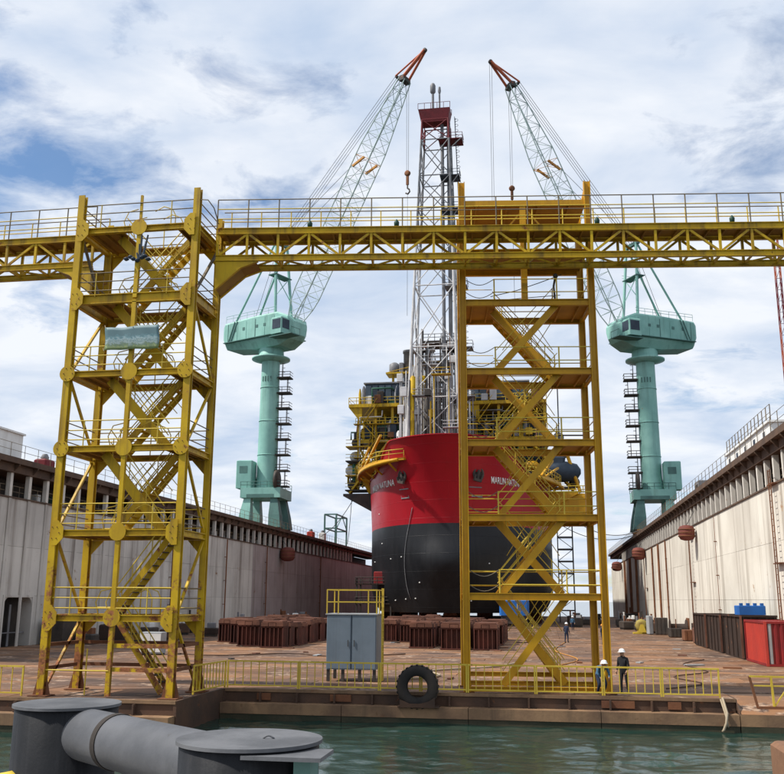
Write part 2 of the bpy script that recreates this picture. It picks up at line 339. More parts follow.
# ------------------------------------------------------------------ dock floor with its plates
XL, XR, YE, YF = -41.5, 15.2, 40.3, 232.0
fb = MB(); fb.box(XL-9, 7.24, YE, YF, -3.5, -0.03); fb.box(7.24, XR+9, 42.0, YF, -3.5, -0.03)
fb.box(XL-9, -13.9, 34.9, YE-0.002, -3.5, -0.03)
fb.prism([(39.6, -0.52), (41.998, -0.03), (41.998, -3.5), (39.6, -3.5)], 7.242, XR+9, 'x')
floor = structure(obj('dock_floor', fb, 'floor_base'), 'rusty brown steel floor of the dock')
rnd = random.Random(11)
def plate(x0, x1, y0, y1, name='floor_plate'):
    g = 0.02; t = rnd.uniform(-0.006, 0.006)
    b = MB(); b.box(x0+g, x1-g, y0+g, y1-g, -0.035, t); obj(name, b, 'floor', floor)
px = (XR-XL)/8
PD = 1.55; rows = [(YE+k*PD, YE+(k+1)*PD) for k in range(36)]
for k, (y0, y1) in enumerate(rows):
    off = (0, .5, .25, .75)[k % 4]+rnd.uniform(-.08, .08)
    cuts = [XL]+[XL+(i+off)*px for i in range(8) if 0.6 < (i+off)*px < XR-XL-.6]+[XR]
    for a, c in zip(cuts[:-1], cuts[1:]):
        if k < 2 and c > 7.2:
            if a < 6.9: plate(a, 7.22, y0, y1)
        else: plate(a, c, y0, y1)
for a, c in ((7.26, 11.2), (11.2, 15.2)):
    b = MB(); b.prism([(39.62, -.50), (41.99, -.015), (41.99, .003), (39.62, -.482)], a+.02, c-.02, 'x'); obj('floor_plate', b, 'floor', floor)
bfar = MB(); yy = rows[-1][1]
while yy < YF-1:
    for i in range(8): bfar.box(XL+i*px+.02, XL+(i+1)*px-.02, yy+.02, yy+PD-.02, -0.035, rnd.uniform(-.004, .006))
    yy += PD
ff = obj('far_floor_plates', bfar, 'floor', floor); ff['kind'] = 'stuff'
for i in range(5):
    x0 = XL-8+i*7.12; plate(x0, min(x0+7.12, -13.95), 34.92, 37.6); plate(x0, min(x0+7.12, -13.95), 37.6, YE-0.03)
# the stepped edge above the water
def edge_run(x0, x1, y, ledge=True):
    b = MB(); b.box(x0, x1, y-0.12, y+0.02, -0.10, 0.03); obj('edge_lip', b, 'edge_steel', floor)
    n = max(1, int((x1-x0)/1.55))
    for i in range(n):
        a = x0+(x1-x0)*i/n; c = x0+(x1-x0)*(i+1)/n
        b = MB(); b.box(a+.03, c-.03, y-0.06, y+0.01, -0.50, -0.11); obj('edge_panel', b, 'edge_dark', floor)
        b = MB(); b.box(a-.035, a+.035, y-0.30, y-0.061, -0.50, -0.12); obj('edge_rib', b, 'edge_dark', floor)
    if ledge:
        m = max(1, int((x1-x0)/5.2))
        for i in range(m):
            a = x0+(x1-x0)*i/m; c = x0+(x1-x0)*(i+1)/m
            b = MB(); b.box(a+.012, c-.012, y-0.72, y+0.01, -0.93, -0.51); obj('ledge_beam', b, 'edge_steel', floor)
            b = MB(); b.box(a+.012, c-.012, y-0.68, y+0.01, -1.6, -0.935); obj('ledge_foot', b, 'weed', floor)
edge_run(-13.85, 7.2, YE)
edge_run(-30, -13.9, 34.9)
for i in range(3):
    b = MB(); b.box(7.22+i*4.6, 7.2+(i+1)*4.6-.012, YE-.72, YE-.702, -0.93, -0.49); obj('ledge_beam', b, 'edge_steel', floor)
    b = MB(); b.box(7.22+i*4.6, 7.2+(i+1)*4.6-.012, YE-.715, YE-.702, -1.6, -0.935); obj('ledge_foot', b, 'weed', floor)
b = MB(); b.box(-13.99, -13.86, 34.8, YE-.13, -1.4, 0.02); obj('edge_return', b, 'edge_dark', floor)
b = MB(); b.prism([(39.62, -.5), (42.0, -.03), (42.0, 0.02), (YE, .02), (39.9, -.3)], 7.205, 7.238, 'x'); obj('edge_return', b, 'edge_dark', floor)
# old fittings and rubbing timber on the edge: lighter rusty sill near the tower
for x0, w in ((2.0, 1.3), (-9.2, 0.9), (-12.4, 0.6), (4.6, 0.5)):
    b = MB(); b.box(x0, x0+w, YE-.155, YE-.065, -0.42, -0.14); obj('rusty_patch_plate', b, 'rust', floor)

# ------------------------------------------------------------------ wing walls
WT = 14.5
def wing_wall(side, x, label, mat, pitch, y0, full_pilasters):
    s = side                              # s=+1: the wall lies to the right, its face looks left
    def X(d): return x + s*d              # depth into the wall
    def bx(b, d0, d1, ya, yb, z0, z1, mi=0):
        a, c = sorted((X(d0), X(d1))); b.box(a, c, ya, yb, z0, z1, mi)
    t = thing('dock_wall', label, 'dock wall', (0, 0, 0))
    b = MB(); bx(b, 0.9, 8.5, y0, YF, -1.2, 11.35); obj('wall_core', b, 'rubber', t)  # near-black stand-in, no real rubber: paints the shade inside the doorway recess
    # plates
    zs = [0.0, 3.9, 7.7, 11.4]; L = 8.0; yy = y0
    doors = [(67.9, 71.9, 3.75)] if s < 0 else []
    while yy < YF:
        y2 = min(yy+L, YF)
        for k in range(3):
            segs = [(yy, y2)]
            for (da, db, dz) in doors:
                if k == 0 and yy < db and y2 > da:
                    segs = [q for q in ((yy, da), (db, y2)) if q[1]-q[0] > 0.05]
            for (a, c) in segs:
                m = mat
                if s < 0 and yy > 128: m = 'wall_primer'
                w = rnd.uniform(-0.012, 0.012)
                b = MB(); bx(b, w, 0.9, a+0.012, c-0.012, zs[k]-(1.0 if k == 0 else -0.008), zs[k+1]-0.008); obj('panel', b, m, t)
        yy = y2
    for (da, db, dz) in doors:
        b = MB(); bx(b, 0.0, 0.9, da+.012, db-.012, dz, 3.89); obj('lintel', b, mat, t)
        b = MB()
        for q in range(2):
            yc = da if q == 0 else db; sg = 1 if q == 0 else -1
            poly = [(yc, dz)] + [(yc+sg*0.6*(1-math.sin(a*math.pi/12)), dz-0.6*(1-math.cos(a*math.pi/12))) for a in range(7)]
            b.prism(poly, X(0.01), X(0.85), 'x')
        obj('door_corner', b, mat, t)
        b = MB()
        for ya, yb, za, zb in ((da-.22, da-.02, -.0, dz+.2), (db+.02, db+.22, 0, dz+.2), (da-.02, db+.02, dz+.02, dz+.2)): bx(b, -0.05, -0.013, ya, yb, za, zb)
        obj('door_frame', b, mat, t)
        b = MB(); bx(b, 0.5, 0.55, (da+db)/2-.35, (da+db)/2-.1, 0, 3.2); bx(b, .45, .52, da, db, 1.0, 1.08); obj('door_bar', b, 'pipe_grey', t)
    # gallery behind the pillars, deck above
    b = MB(); bx(b, 3.2, 8.5, y0, YF, 11.36, 13.38); obj('gallery_back', b, 'dark_steel', t)
    b = MB(); bx(b, -0.10, 3.19, y0, YF, 11.402, 11.52); obj('gallery_sill', b, 'eave', t)
    b = MB(); bx(b, -0.62, 8.5, y0, YF, 14.05, WT); obj('deck_slab', b, 'eave', t)
    b = MB(); bx(b, -0.16, 3.0, y0, YF, 13.4, 14.04); obj('header_beam', b, 'eave', t)
    yy = y0+0.8; i = 0
    while yy < YF:
        if not (yy > 200):
            b = MB()
            if full_pilasters and yy < 84:
                bx(b, -0.07, -0.015, yy-.19, yy+.19, 0.0, 11.4); obj('wall_rib', b, 'wall_grey' if yy < 128 else 'wall_primer', t); b = MB()
            bx(b, -0.02, 0.34, yy-.19, yy+.19, 11.521, 13.39); obj('pillar', b, 'pilaster', t)
            b = MB(); x0 = X(-0.165); poly = [(X(-0.165), 14.04), (X(-0.60), 14.04), (X(-0.60), 13.92), (X(-0.165), 13.5)]
            b.prism(poly, yy-.05, yy+.05, 'y'); obj('eave_bracket', b, 'eave', t)
            if yy < 150:
                b = MB(); c = X(0.42)
                for z in (12.0, 12.45): b.tube((c, yy+.2, z), (c, yy+pitch-.2, z), .028, 5)
                for q in (0.35, 0.7): b.tube((c, yy+pitch*q, 11.53), (c, yy+pitch*q, 12.45), .028, 5)
                obj('gallery_rail', b, 'rail_grey', t)
                if i % 3 != 1:
                    b = MB(); d = rnd.uniform(1.2, 2.4); h = rnd.uniform(.5, 1.3); ww = rnd.uniform(.3, .8)
                    bx(b, d, d+.6, yy+.9, yy+.9+ww, 11.53, 11.53+h); obj('gallery_locker', b, rnd.choice(('pipe_grey', 'white_paint', 'rust', 'mint_dark')), t)
        yy += pitch; i += 1
    # hand rail on the deck
    yy = y0
    b = MB()
    while yy < YF:
        b.tube((X(-.5), yy, WT), (X(-.5), yy, WT+1.1), .025, 4); yy += 2.0
    for z in (.55, 1.1): b.tube((X(-.5), y0, WT+z), (X(-.5), YF, WT+z), .02, 4)
    obj('deck_rail', b, 'rail_grey', t)
    return t
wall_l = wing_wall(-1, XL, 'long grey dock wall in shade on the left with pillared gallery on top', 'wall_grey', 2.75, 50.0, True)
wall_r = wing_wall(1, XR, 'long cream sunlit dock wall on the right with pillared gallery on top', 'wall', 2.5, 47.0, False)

# stains with their own shape on the right wall come from the paint; service pipes are real
for yy, z0, z1, r in ((88.5, 2, 11.3, .03), (125, 0, 11.3, .10), (133, 0, 11.3, .16), (141, 0, 11.3, .12), (166, 0, 11.3, .25), (178, 0, 11.3, .3), (190, 0, 11.3, .3)):
    b = MB(); b.tube((XR-.14, yy, z0), (XR-.14, yy, z1), r, 8)
    for z in (3, 6, 9): b.box(XR-.25, XR-.016, yy-.12, yy+.12, z, z+.08)
    obj('wall_pipe', b, 'rust', wall_r)
for yy in (60, 100, 118, 136, 170):
    b = MB(); b.tube((XL+.3, yy, 0), (XL+.3, yy, 11.3), .09, 8)
    for z in (3, 6, 9): b.box(XL+.015, XL+.35, yy-.1, yy+.1, z, z+.08)
    obj('wall_pipe', b, 'rust', wall_l)
b = MB(); b.box(XR-.10, XR-.03, 63.6, 65.0, 1.8, 3.7); obj('hatch_plate', b, 'dark_steel', wall_r)

def wall_ladder(x, y, z0, z1, label):
    t = thing('wall_ladder', label, 'ladder', (x, y, 0))
    for dy in (-.28, .28):
        b = MB(); b.bar((0, dy, z0), (0, dy, z1), .07, .05); obj('rail', b, 'rust', t)
    z = z0+.3
    while z < z1:
        b = MB(); b.tube((0, -.28, z), (0, .28, z), .022, 5); obj('rung', b, 'rust', t); z += .4
    for z in (z0+1.5, (z0+z1)/2, z1-1):
        b = MB(); b.box(0, XR-x-.02, -.9, .9, z, z+.07); obj('stay', b, 'rust', t)
wall_ladder(XR-.35, 103, 0, 11.3, 'rusty ladder on the cream wall left of the dark steel bins')
wall_ladder(XR-.35, 65.2, 0, 12.4, 'rusty ladder on the cream wall above the red container')
wall_ladder(XR-.35, 151, 0, 11.3, 'far rusty ladder on the cream wall below the farther round fenders')

def fender(x, y, z, r, label, wallx):
    t = thing('round_fender', label, 'fender', (x, y, z), 0, 'round fenders hung on the dock walls')
    b = MB(); b.lathe([(r*.35, -r*.95), (r*.8, -r*.8), (r, -r*.45), (r, r*.45), (r*.8, r*.8), (r*.35, r*.95)], n=20); obj('fender_body', b, 'fender', t)
    for k in (-.42, 0, .42):
        b = MB(); b.path([(r*1.02*math.cos(a*math.pi/10), r*1.02*math.sin(a*math.pi/10), k*r) for a in range(20)], .05, 5, True); obj('band', b, 'rust', t)
    b = MB(); b.path([(0, 0, r*.9), ((wallx-x)*.5, 0, r*.9+.8), ((wallx-x)*.9, 0, r*.9+1.5)], .035, 5); obj('chain', b, 'wire', t)
fender(XR-.95, 99.9, 10.6, .82, 'brown round fender on the cream wall nearest the viewer', XR)
fender(XR-1.05, 151, 10.9, 1.0, 'brown round fender on the cream wall, middle of three', XR)
fender(XR-1.05, 199, 10.6, 1.0, 'brown round fender on the cream wall, farthest of three beside yellow tower', XR)
fender(XL+1.2, 144, 10.6, 1.15, 'dark brown round fender on the shaded left wall', XL)

# buildings on the wall decks
def deckhouse(loc, sx, sy, sz, label, wins):
    t = thing('deckhouse', label, 'deckhouse', loc)
    b = MB(); b.box(0, sx, 0, sy, 0, sz); obj('wall', b, 'white_paint', t)
    b = MB(); b.box(-.15, sx+.15, -.15, sy+.15, sz, sz+.15); obj('roof', b, 'white_paint', t)
    for i in range(wins):
        y = sy*(i+.5)/wins
        f = MB(); f.box(-.06, -.005, y-.4, y+.4, sz*.5, sz*.5+.7); o = obj('window', f, 'white_paint', t)
        f = MB(); f.box(-.09, -.065, y-.3, y+.3, sz*.5+.1, sz*.5+.6); obj('pane', f, 'blue_black', o)
    n = int(sy/1.3)
    for i in range(n+1):
        f = MB(); y = sy*i/n; f.tube((.1, y, sz+.15), (.1, y, sz+1.35), .04, 5); obj('rail_post', f, 'rail_grey', t)
    for z in (.6, 1.2):
        f = MB(); f.tube((.1, 0, sz+.15+z), (.1, sy, sz+.15+z), .025, 4); obj('rail', f, 'rail_grey', t)
    return t
deckhouse((XR+1.2, 70.5, WT), 5, 17, 2.1, 'white deckhouse with railed roof on top of the right wall', 5)
deckhouse((XL-4.6, 58, WT), 3, 13.0, 2.5, 'white deckhouse on top of the left wall', 3)
t = thing('vent_box', 'small grey box on the right wall deck beyond the deckhouse', 'vent box', (XR+1.4, 105.5, WT))
b = MB(); b.bbox(0, 2.0, 0, 2.6, 0, 2.2, .06); obj('body', b, 'pipe_grey', t)
b = MB()
for i in range(5): b.box(-.05, -.003, .3+i*.42, .55+i*.42, .5, 1.8)
obj('louvre', b, 'dark_steel', t)
t = thing('light_mast', 'red and white lattice mast at the right edge on the wall deck', 'mast', (19.95, 79.0, WT))
for a, c in ((0, 0), (.4, 0), (.4, .4), (0, .4)):
    for k in range(5):
        b = MB(); b.bar((a, c, k*4), (a, c, k*4+4), .07); obj('leg', b, 'tower_red' if k % 2 else 'boom_red', t)
for k in range(20):
    b = MB(); z = k
    b.bar((0, 0, z), (.4, 0, z+1), .035); b.bar((0, 0, z), (0, .4, z+1), .035); b.bar((0, 0, z), (.4, 0, z), .035); b.bar((.4, 0, z), (.4, .4, z+1), .035)
    obj('lattice', b, 'tower_red', t)
rc = random.Random(5)
for i, (yy, lab) in enumerate(((74, 'small red winch on the left wall deck next to the white deckhouse'), (168, 'pale pink locker on the left wall deck right of the crane'), (177, 'white vent cowl on the left wall deck right of the crane'))):
    t = thing('deck_fitting', lab, 'deck fitting', (XL-1.2, yy, WT))
    b = MB(); b.bbox(-.6, .6, -.8, .8, 0, .9+.4*i, .12); obj('body', b, ('tower_red', 'container_red_lit', 'white_paint')[i], t)
    b = MB(); b.lathe([(.3, .9+.4*i), (.36, 1.1+.4*i), (.2, 1.4+.4*i)], n=10); obj('cap', b, 'pipe_grey', t)
t = thing('steel_gantry', 'grey open steel frame on the left wall deck near the ship', 'gantry', (XL-1.5, 190, WT))
for x in (-1.2, 1.2):
    for yy in (-5, 5):
        b = MB(); b.bar((x, yy, 0), (x, yy, 6), .3); obj('post', b, 'mint_dark', t)
for z in (3.2, 6):
    b = MB(); b.bar((-1.2, -5, z), (-1.2, 5, z), .25); b.bar((1.2, -5, z), (1.2, 5, z), .25); b.bar((-1.2, -5, z), (1.2, -5, z), .25); b.bar((-1.2, 5, z), (1.2, 5, z), .25); obj('beam', b, 'mint_dark', t)
b = MB(); b.bar((1.3, -5, 3.2), (1.3, 0, 6), .14); b.bar((1.3, 0, 6), (1.3, 5, 3.2), .14); obj('brace', b, 'mint_dark', t)

# ------------------------------------------------------------------ stair helper
def stair(t, x0, z0, x1, z1, ya, yb, mat, tmat, n=11, rails=True, railmat='yellow_rail', sw=0.26):
    d = Vector((x1-x0, 0, z1-z0)); 
    st = MB(); st.bar((x0, ya, z0), (x1, ya, z1), .05, sw, up=(0, 0, 1)); so = obj('stair_flight', st, mat, t)
    b = MB(); b.bar((x0, yb, z0), (x1, yb, z1), .05, sw, up=(0, 0, 1)); obj('stringer', b, mat, so)
    for i in range(n):
        f = (i+.5)/n; x = x0+(x1-x0)*f; z = z0+(z1-z0)*f
        b = MB(); b.box(x-.13, x+.13, ya+.03, yb-.03, z-.02, z+.02); obj('tread', b, tmat, so)
    if rails:
        for y in (ya, yb):
            b = MB()
            for h in (.5, .95): b.tube((x0, y, z0+h), (x1, y, z1+h), .025, 5)
            for f in (0.02, .34, .67, .98): x = x0+(x1-x0)*f; z = z0+(z1-z0)*f; b.tube((x, y, z), (x, y, z+.95), .022, 5)
            obj('hand_rail', b, railmat, so)
    return so
def disc(b, c, r, y0, y1, n=20):
    b.prism([(c[0]+r*math.cos(2*math.pi*i/n), c[1]+r*math.sin(2*math.pi*i/n)) for i in range(n)], y0, y1, 'y')

# ------------------------------------------------------------------ left stair tower
def left_tower():
    Wd, D = 5.35, 2.85; lv = [3.0, 6.35, 9.8, 13.0, 16.3, 19.45]; top = 21.15; mx = 2.78
    t = thing('stair_tower', 'left yellow steel stair tower with round gusset plates and a banner', 'stair tower', (-19.8, 35.6, 0), 0, 'yellow access towers')
    for (x, y, tp) in ((0, 0, top), (Wd, 0, top), (0, D, 20.9), (Wd, D, 20.9)):
        b = MB(); w = .28
        b.ibeam((x, y, 0.05), (x, y, tp), w, w, up=(0, 1, 0), t=.045)
        if y == 0: b.box(x-.14, x+.14, -.16, -.141, .06, tp-.01)
        obj('leg', b, 'yellow', t)
        b = MB(); b.box(x-.38, x+.38, y-.38, y+.38, 0.012, .05); b.prism([(x-.36, .05), (x-.18, .05), (x-.18, .75)], y-.02, y+.02); b.prism([(x+.18, .05), (x+.36, .05), (x+.18, .75)], y-.02, y+.02); obj('base_plate', b, 'rust', t)
    zs = [0.05]+lv
    for k in range(len(lv)):
        b = MB(); b.bar((mx, -.02, zs[k]), (mx, -.02, lv[k]-.12), .18, .18, up=(0, 1, 0)); obj('mid_post', b, 'yellow', t)
    b = MB(); b.bar((mx, -.02, lv[-1]+.12), (mx, -.02, 21.0), .10, .10); obj('mid_post', b, 'yellow', t)
    for k, z in enumerate(lv):
        hb = .42 if k == 4 else .26
        for y, nm in ((0, 'front'), (D, 'rear')):
            b = MB(); b.ibeam((.185, y, z), (Wd-.185, y, z), .22, hb, t=.035); obj('beam', b, 'yellow', t)
        for x in (0, Wd):
            b = MB(); b.ibeam((x, .185, z), (x, D-.185, z), .2, hb, t=.035); obj('beam', b, 'yellow', t)
        # gussets
        if k != 4:
            b = MB(); disc(b, (mx, z+.03), .36, -.155, -.122); obj('gusset_plate', b, 'yellow', t)
        for x, sg in ((0, 1), (Wd, -1)):
            b = MB()
            if k in (2, 3): disc(b, (x+sg*.06, z), .34, -.235, -.203)
            else: b.prism([(x+sg*.0, z+.5), (x+sg*.22, z+.5), (x+sg*.48, z+.22), (x+sg*.48, z-.22), (x+sg*.22, z-.5), (x, z-.5)][::sg], -.235, -.203)
            obj('gusset_plate', b, 'yellow', t)
            b = MB(); b.prism([(x+sg*.18, z-.14), (x+sg*.75, z-.14), (x+sg*.18, z-.75)], D-.03, D+.03); obj('knee_plate', b, 'yellow', t)
            for i in range(6):
                a = math.pi*i/3; xx, zz_ = x+sg*.1+.2*math.cos(a), z+.26*math.sin(a); c = MB(); c.tube((xx, -.236, zz_), (xx, -.255, zz_), .022, 6); obj('bolt', c, 'rust', t)
        # platform decks left and right of the stair well
        for xa, xb in ((.2, 1.85), (4.35, Wd-.2)):
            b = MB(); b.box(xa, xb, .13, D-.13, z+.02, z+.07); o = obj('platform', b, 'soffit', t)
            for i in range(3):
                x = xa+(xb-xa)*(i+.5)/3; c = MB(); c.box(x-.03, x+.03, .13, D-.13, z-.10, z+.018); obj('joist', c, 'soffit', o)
        b = MB(); b.box(1.87, 4.33, .13, .42, z+.02, z+.07); b.box(1.87, 4.33, D-.45, D-.13, z+.02, z+.07); obj('platform', b, 'soffit', t)
        # rails
        hs = (.38, .78, 1.18)
        for y in (-.08, D+.05):
            for h in hs:
                b = MB(); b.tube((.18, y, z+h), (Wd-.18, y, z+h), .026, 5); obj('rail', b, 'rail_grey' if k >= 4 else 'yellow_rail', t)
            for x in ((.95, 4.2) if y < 0 else (1.3, 2.6, 4.0)):
                b = MB(); b.tube((x, y, z+.12), (x, y, z+1.18), .026, 5); obj('rail_post', b, 'yellow_rail', t)
        for x in (0, Wd):
            for h in hs:
                b = MB(); b.tube((x, .18, z+h), (x, D-.18, z+h), .026, 5); obj('rail', b, 'rail_grey', t)
        for y in (.5, 1.4):      # curved guard hoops at the stair head
            b = MB(); b.path([(4.15, y, z+.1), (4.15, y, z+.75), (4.0, y, z+1.05), (3.6, y, z+1.2), (3.2, y, z+1.0)], .024, 5); obj('guard_hoop', b, 'yellow_rail', t)
            b = MB(); b.path([(1.9, y, z+.1), (1.75, y, z+.6), (1.95, y, z+1.05), (2.4, y, z+1.15)], .024, 5); obj('guard_hoop', b, 'yellow_rail', t)
        # side braces
        z0 = zs[k]+.2
        for x in (0, Wd):
            a, c = ((.2, D-.2) if (k+(x > 0)) % 2 == 0 else (D-.2, .2))
            b = MB(); b.bar((x, a, z0), (x, c, z-.2), .10, .10); obj('side_brace', b, 'yellow' if k < 5 else 'rail_grey', t)
    # stairs
    stair(t, 4.35, 0.05, 2.2, lv[0], 1.5, 2.3, 'yellow', 'dark_steel', 11)
    stair(t, 1.95, lv[0]+.05, 4.4, lv[1], 1.5, 2.3, 'yellow', 'dark_steel', 12)
    for k in (2, 3, 4, 5):
        stair(t, 1.75, lv[k-1]+.05, 4.5, lv[k], 1.55, 2.4, 'yellow', 'yellow', 11, sw=.30)
        b = MB(); b.bar((1.55, .75, lv[k]-.1), (4.3, .75, lv[k-1]+.15), .10, .40); obj('stair_plate', b, 'yellow', t)
        b = MB()
        for h in (.5, 1.0): b.tube((1.75, .8, lv[k]-.1+h), (4.3, .8, lv[k-1]+.15+h), .025, 5)
        for f in (.1, .4, .7): b.tube((1.6+2.7*f, .8, lv[k]-.1+(lv[k-1]-lv[k]+.25)*f), (1.6+2.7*f, .8, lv[k]+.9+(lv[k-1]-lv[k]+.25)*f), .022, 5)
        # cross lattice guard
        for i in range(5):
            x = 2.5+i*.42; z = (lv[k]+lv[k-1])/2
            b.tube((x-.5, 1.45, z+.1), (x+.6, 1.45, z+1.3), .018, 4); b.tube((x+.6, 1.45, z+.1), (x-.5, 1.45, z+1.3), .018, 4)
        obj('lattice_guard', b, 'yellow_rail', t)
    # low guard bars at the foot
    for z in (1.05, 1.95):
        for xa, xb in ((mx+.13, Wd-.2),):
            b = MB(); b.bar((xa, 0, z), (xb, 0, z), .1, .16); obj('foot_rail', b, 'yellow', t)
        b = MB(); b.bar((.2, D, z), (Wd-.2, D, z), .1, .14); obj('foot_rail', b, 'rust', t)
        for x in (0, Wd):
            b = MB(); b.bar((x, .2, z), (x, D-.2, z), .1, .14); obj('foot_rail', b, 'rust', t)
    b = MB(); b.tube((.15, -.1, 1.0), (mx, -.1, 1.0), .03, 5); b.tube((1.6, .4, .03), (1.6, .4, 1.8), .03, 5); obj('rail', b, 'yellow_rail', t)
    # tarpaulin and lamp bundle on the second landing from the top
    b = MB()
    for i in range(7): b.lathe([(.05, -.05), (.14, .02), (.06, .10)], (2.3+i*.17, -.15+.05*math.sin(i*2), 18.0+.10*math.sin(i*1.7)), 7)
    for i in range(6): b.tube((2.85+.04*i, -.14, 18.0), (2.75+.09*i, -.1, 18.1+1.2*(i % 3)/3+.2), .04, 5)
    obj('cable_bundle', b, 'blue_black', t)
    b = MB(); b.path([(Wd+.1, -.1, 20.6), (Wd+.5, -.1, 20.55), (Wd+.75, 0, 20.2), (Wd+.85, .3, 19.7)], .025, 5); obj('cable', b, 'rail_grey', t)
    return t
lt = left_tower()
# banner
def banner():
    b = MB(); nx, nz = 16, 8
    x0, x1, z0, z1 = -18.15, -15.72, 13.95, 14.95
    for j in range(nz+1):
        for i in range(nx+1):
            u, v = i/nx, j/nz
            b.v.append((x0+(x1-x0)*u+.03*math.sin(v*5), 35.34+.018*math.sin(u*9+v*3)+.008*math.sin(u*23+v), z0+(z1-z0)*v-.035*math.sin(u*math.pi*2)*v+.012*math.sin(u*14)))
    n = nx+1
    for j in range(nz):
        for i in range(nx): b.f.append((j*n+i, j*n+i+1, (j+1)*n+i+1, (j+1)*n+i)); b.m.append(0); b.s.append(True)
    o = obj('banner', b, 'banner_print'); tag(o, 'faded printed banner of green land and water tied to left tower', 'banner')
    m = o.modifiers.new('thick', 'SOLIDIFY'); m.thickness = .004
    for k, (x, z) in enumerate(((x0, z1), (x1, z1), (x0, z0), (x1, z0), ((x0+x1)/2, z1))):
        c = MB(); c.tube((x, 35.34, z-.03), (x+(-.12 if x < -17 else .12), 35.5, z+.14), .012, 5); obj('tie', c, 'rope', o)
banner()

# ------------------------------------------------------------------ right stair tower
def right_tower():
    Wd, D = 5.87, 2.9; lv = [3.93, 7.28, 10.57, 13.82, 17.05]; top = 23.0
    t = thing('stair_tower', 'right yellow steel stair tower with crossed stairs in front of the ship', 'stair tower', (-3.45, 40.65, 0), R(7.0), 'yellow access towers')
    for (x, y, tp) in ((0, 0, top), (Wd, 0, top), (0, D, 22.4), (Wd, D, 22.4)):
        b = MB(); b.ibeam((x, y, 0.05), (x, y, tp), .27, .30, up=(1, 0, 0), t=.04); obj('leg', b, 'yellow_clean', t)
        b = MB(); b.box(x-.3, x+.3, y-.3, y+.3, .012, .05); obj('base_plate', b, 'rust', t)
    # sill beams
    for y in (0, D):
        for z in ((.16, .55) if y else (.16,)):
            b = MB(); b.ibeam((.14, y+.02, z), (Wd-.14, y+.02, z), .2, .2, t=.03); obj('sill_beam', b, 'yellow_clean', t)
    zs = [0.2]+lv
    for k, z in enumerate(lv):
        for y in (0, D):
            b = MB(); b.ibeam((.14, y, z), (Wd-.14, y, z), .2, .30, t=.035); obj('beam', b, 'yellow_clean', t)
        for x in (0, Wd):
            b = MB(); b.ibeam((x, .15, z), (x, D-.15, z), .16, .28, t=.03); obj('beam', b, 'yellow_clean', t)
        for xa, xb in ((.1, 1.55), (4.15, Wd-.1)):
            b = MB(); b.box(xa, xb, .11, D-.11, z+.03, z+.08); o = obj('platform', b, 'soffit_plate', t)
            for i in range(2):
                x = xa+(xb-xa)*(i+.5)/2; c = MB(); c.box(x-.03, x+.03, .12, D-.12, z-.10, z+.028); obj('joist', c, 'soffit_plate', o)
        b = MB(); b.box(1.56, 4.14, .11, .30, z+.03, z+.08); obj('toe_board', b, 'yellow_clean', t)
        # crossed members
        z0, z1 = zs[k]+.10, z-.05
        b = MB(); b.bar((1.52, .25, z0), (4.28, .25, z1), .14, .30); obj('cross_member', b, 'yellow_clean', t)
        b = MB(); b.bar((4.25, 1.2, z0), (1.45, 1.2, z1), .14, .34); obj('cross_member', b, 'yellow_clean', t)
        if k % 2 == 0: stair(t, 4.2, z0, 1.55, z1, 1.9, 2.7, 'yellow_clean', 'yellow_clean', 11)
        else: stair(t, 1.55, z0, 4.2, z1, 1.9, 2.7, 'yellow_clean', 'yellow_clean', 11)
        b = MB()
        for h in (.55, 1.0):
            b.tube((4.25, 1.2, z0+h), (1.45, 1.2, z1+h), .022, 5); b.tube((1.52, .4, z0+h), (4.28, .4, z1+h), .018, 5)
        for f in (.15, .5, .85): b.tube((4.25-2.8*f, 1.2, z0+(z1-z0)*f), (4.25-2.8*f, 1.2, z0+(z1-z0)*f+1.0), .02, 5)
        for i in range(4):
            x = 2.0+i*.5; b.tube((x, 2.75, z-1.5), (x+.9, 2.75, z-.1), .018, 4); b.tube((x+.9, 2.75, z-1.5), (x, 2.75, z-.1), .018, 4)
        obj('stair_rail', b, 'yellow_rail', t)
        # rails and chains
        for h in (.5, 1.12):
            b = MB(); b.tube((1.45, -.05, z+h), (Wd-.1, -.05, z+h), .026, 5); obj('rail', b, 'yellow_rail', t)
            b = MB(); b.tube((.1, D+.05, z+h), (Wd-.1, D+.05, z+h), .026, 5); obj('rail', b, 'yellow_rail', t)
            for x in (0, Wd):
                b = MB(); b.tube((x, .15, z+h), (x, D-.15, z+h), .024, 5); obj('rail', b, 'yellow_rail', t)
            b = MB(); b.path([(.13+1.3*i/8, -.05, z+h-.28*math.sin(math.pi*i/8)) for i in range(9)], .018, 5); obj('chain', b, 'rail_grey', t)
            b = MB(); b.tube((.13, D*.5, z+h), (1.45, D*.5, z+h), .018, 5); obj('rail', b, 'yellow_rail', t)
        for x in (1.45, 4.3):
            b = MB(); b.tube((x, -.05, z+.14), (x, -.05, z+1.14), .035, 5); obj('rail_post', b, 'yellow_rail', t)
        b = MB(); b.tube((4.3, D*.5, z+.08), (4.3, D*.5, z+1.14), .03, 5); obj('rail_post', b, 'yellow_rail', t)
    # top: roof plate on a centre post
    b = MB(); b.box(-.05, Wd-.05, .02, D+.3, 21.95, 22.02); o = obj('roof_plate', b, 'soffit_plate', t)
    for i in range(4):
        x = .7+i*1.45; c = MB(); c.box(x-.04, x+.04, .05, D+.25, 21.78, 21.945); obj('roof_rib', c, 'soffit_plate', o)
    b = MB(); b.box(-.05, Wd-.05, -.03, .015, 21.80, 22.08); obj('fascia', b, 'yellow_clean', t)
    b = MB(); b.box(.1, Wd-.1, D+.31, D+.36, 21.30, 22.02); obj('back_panel', b, 'soffit_plate', t)
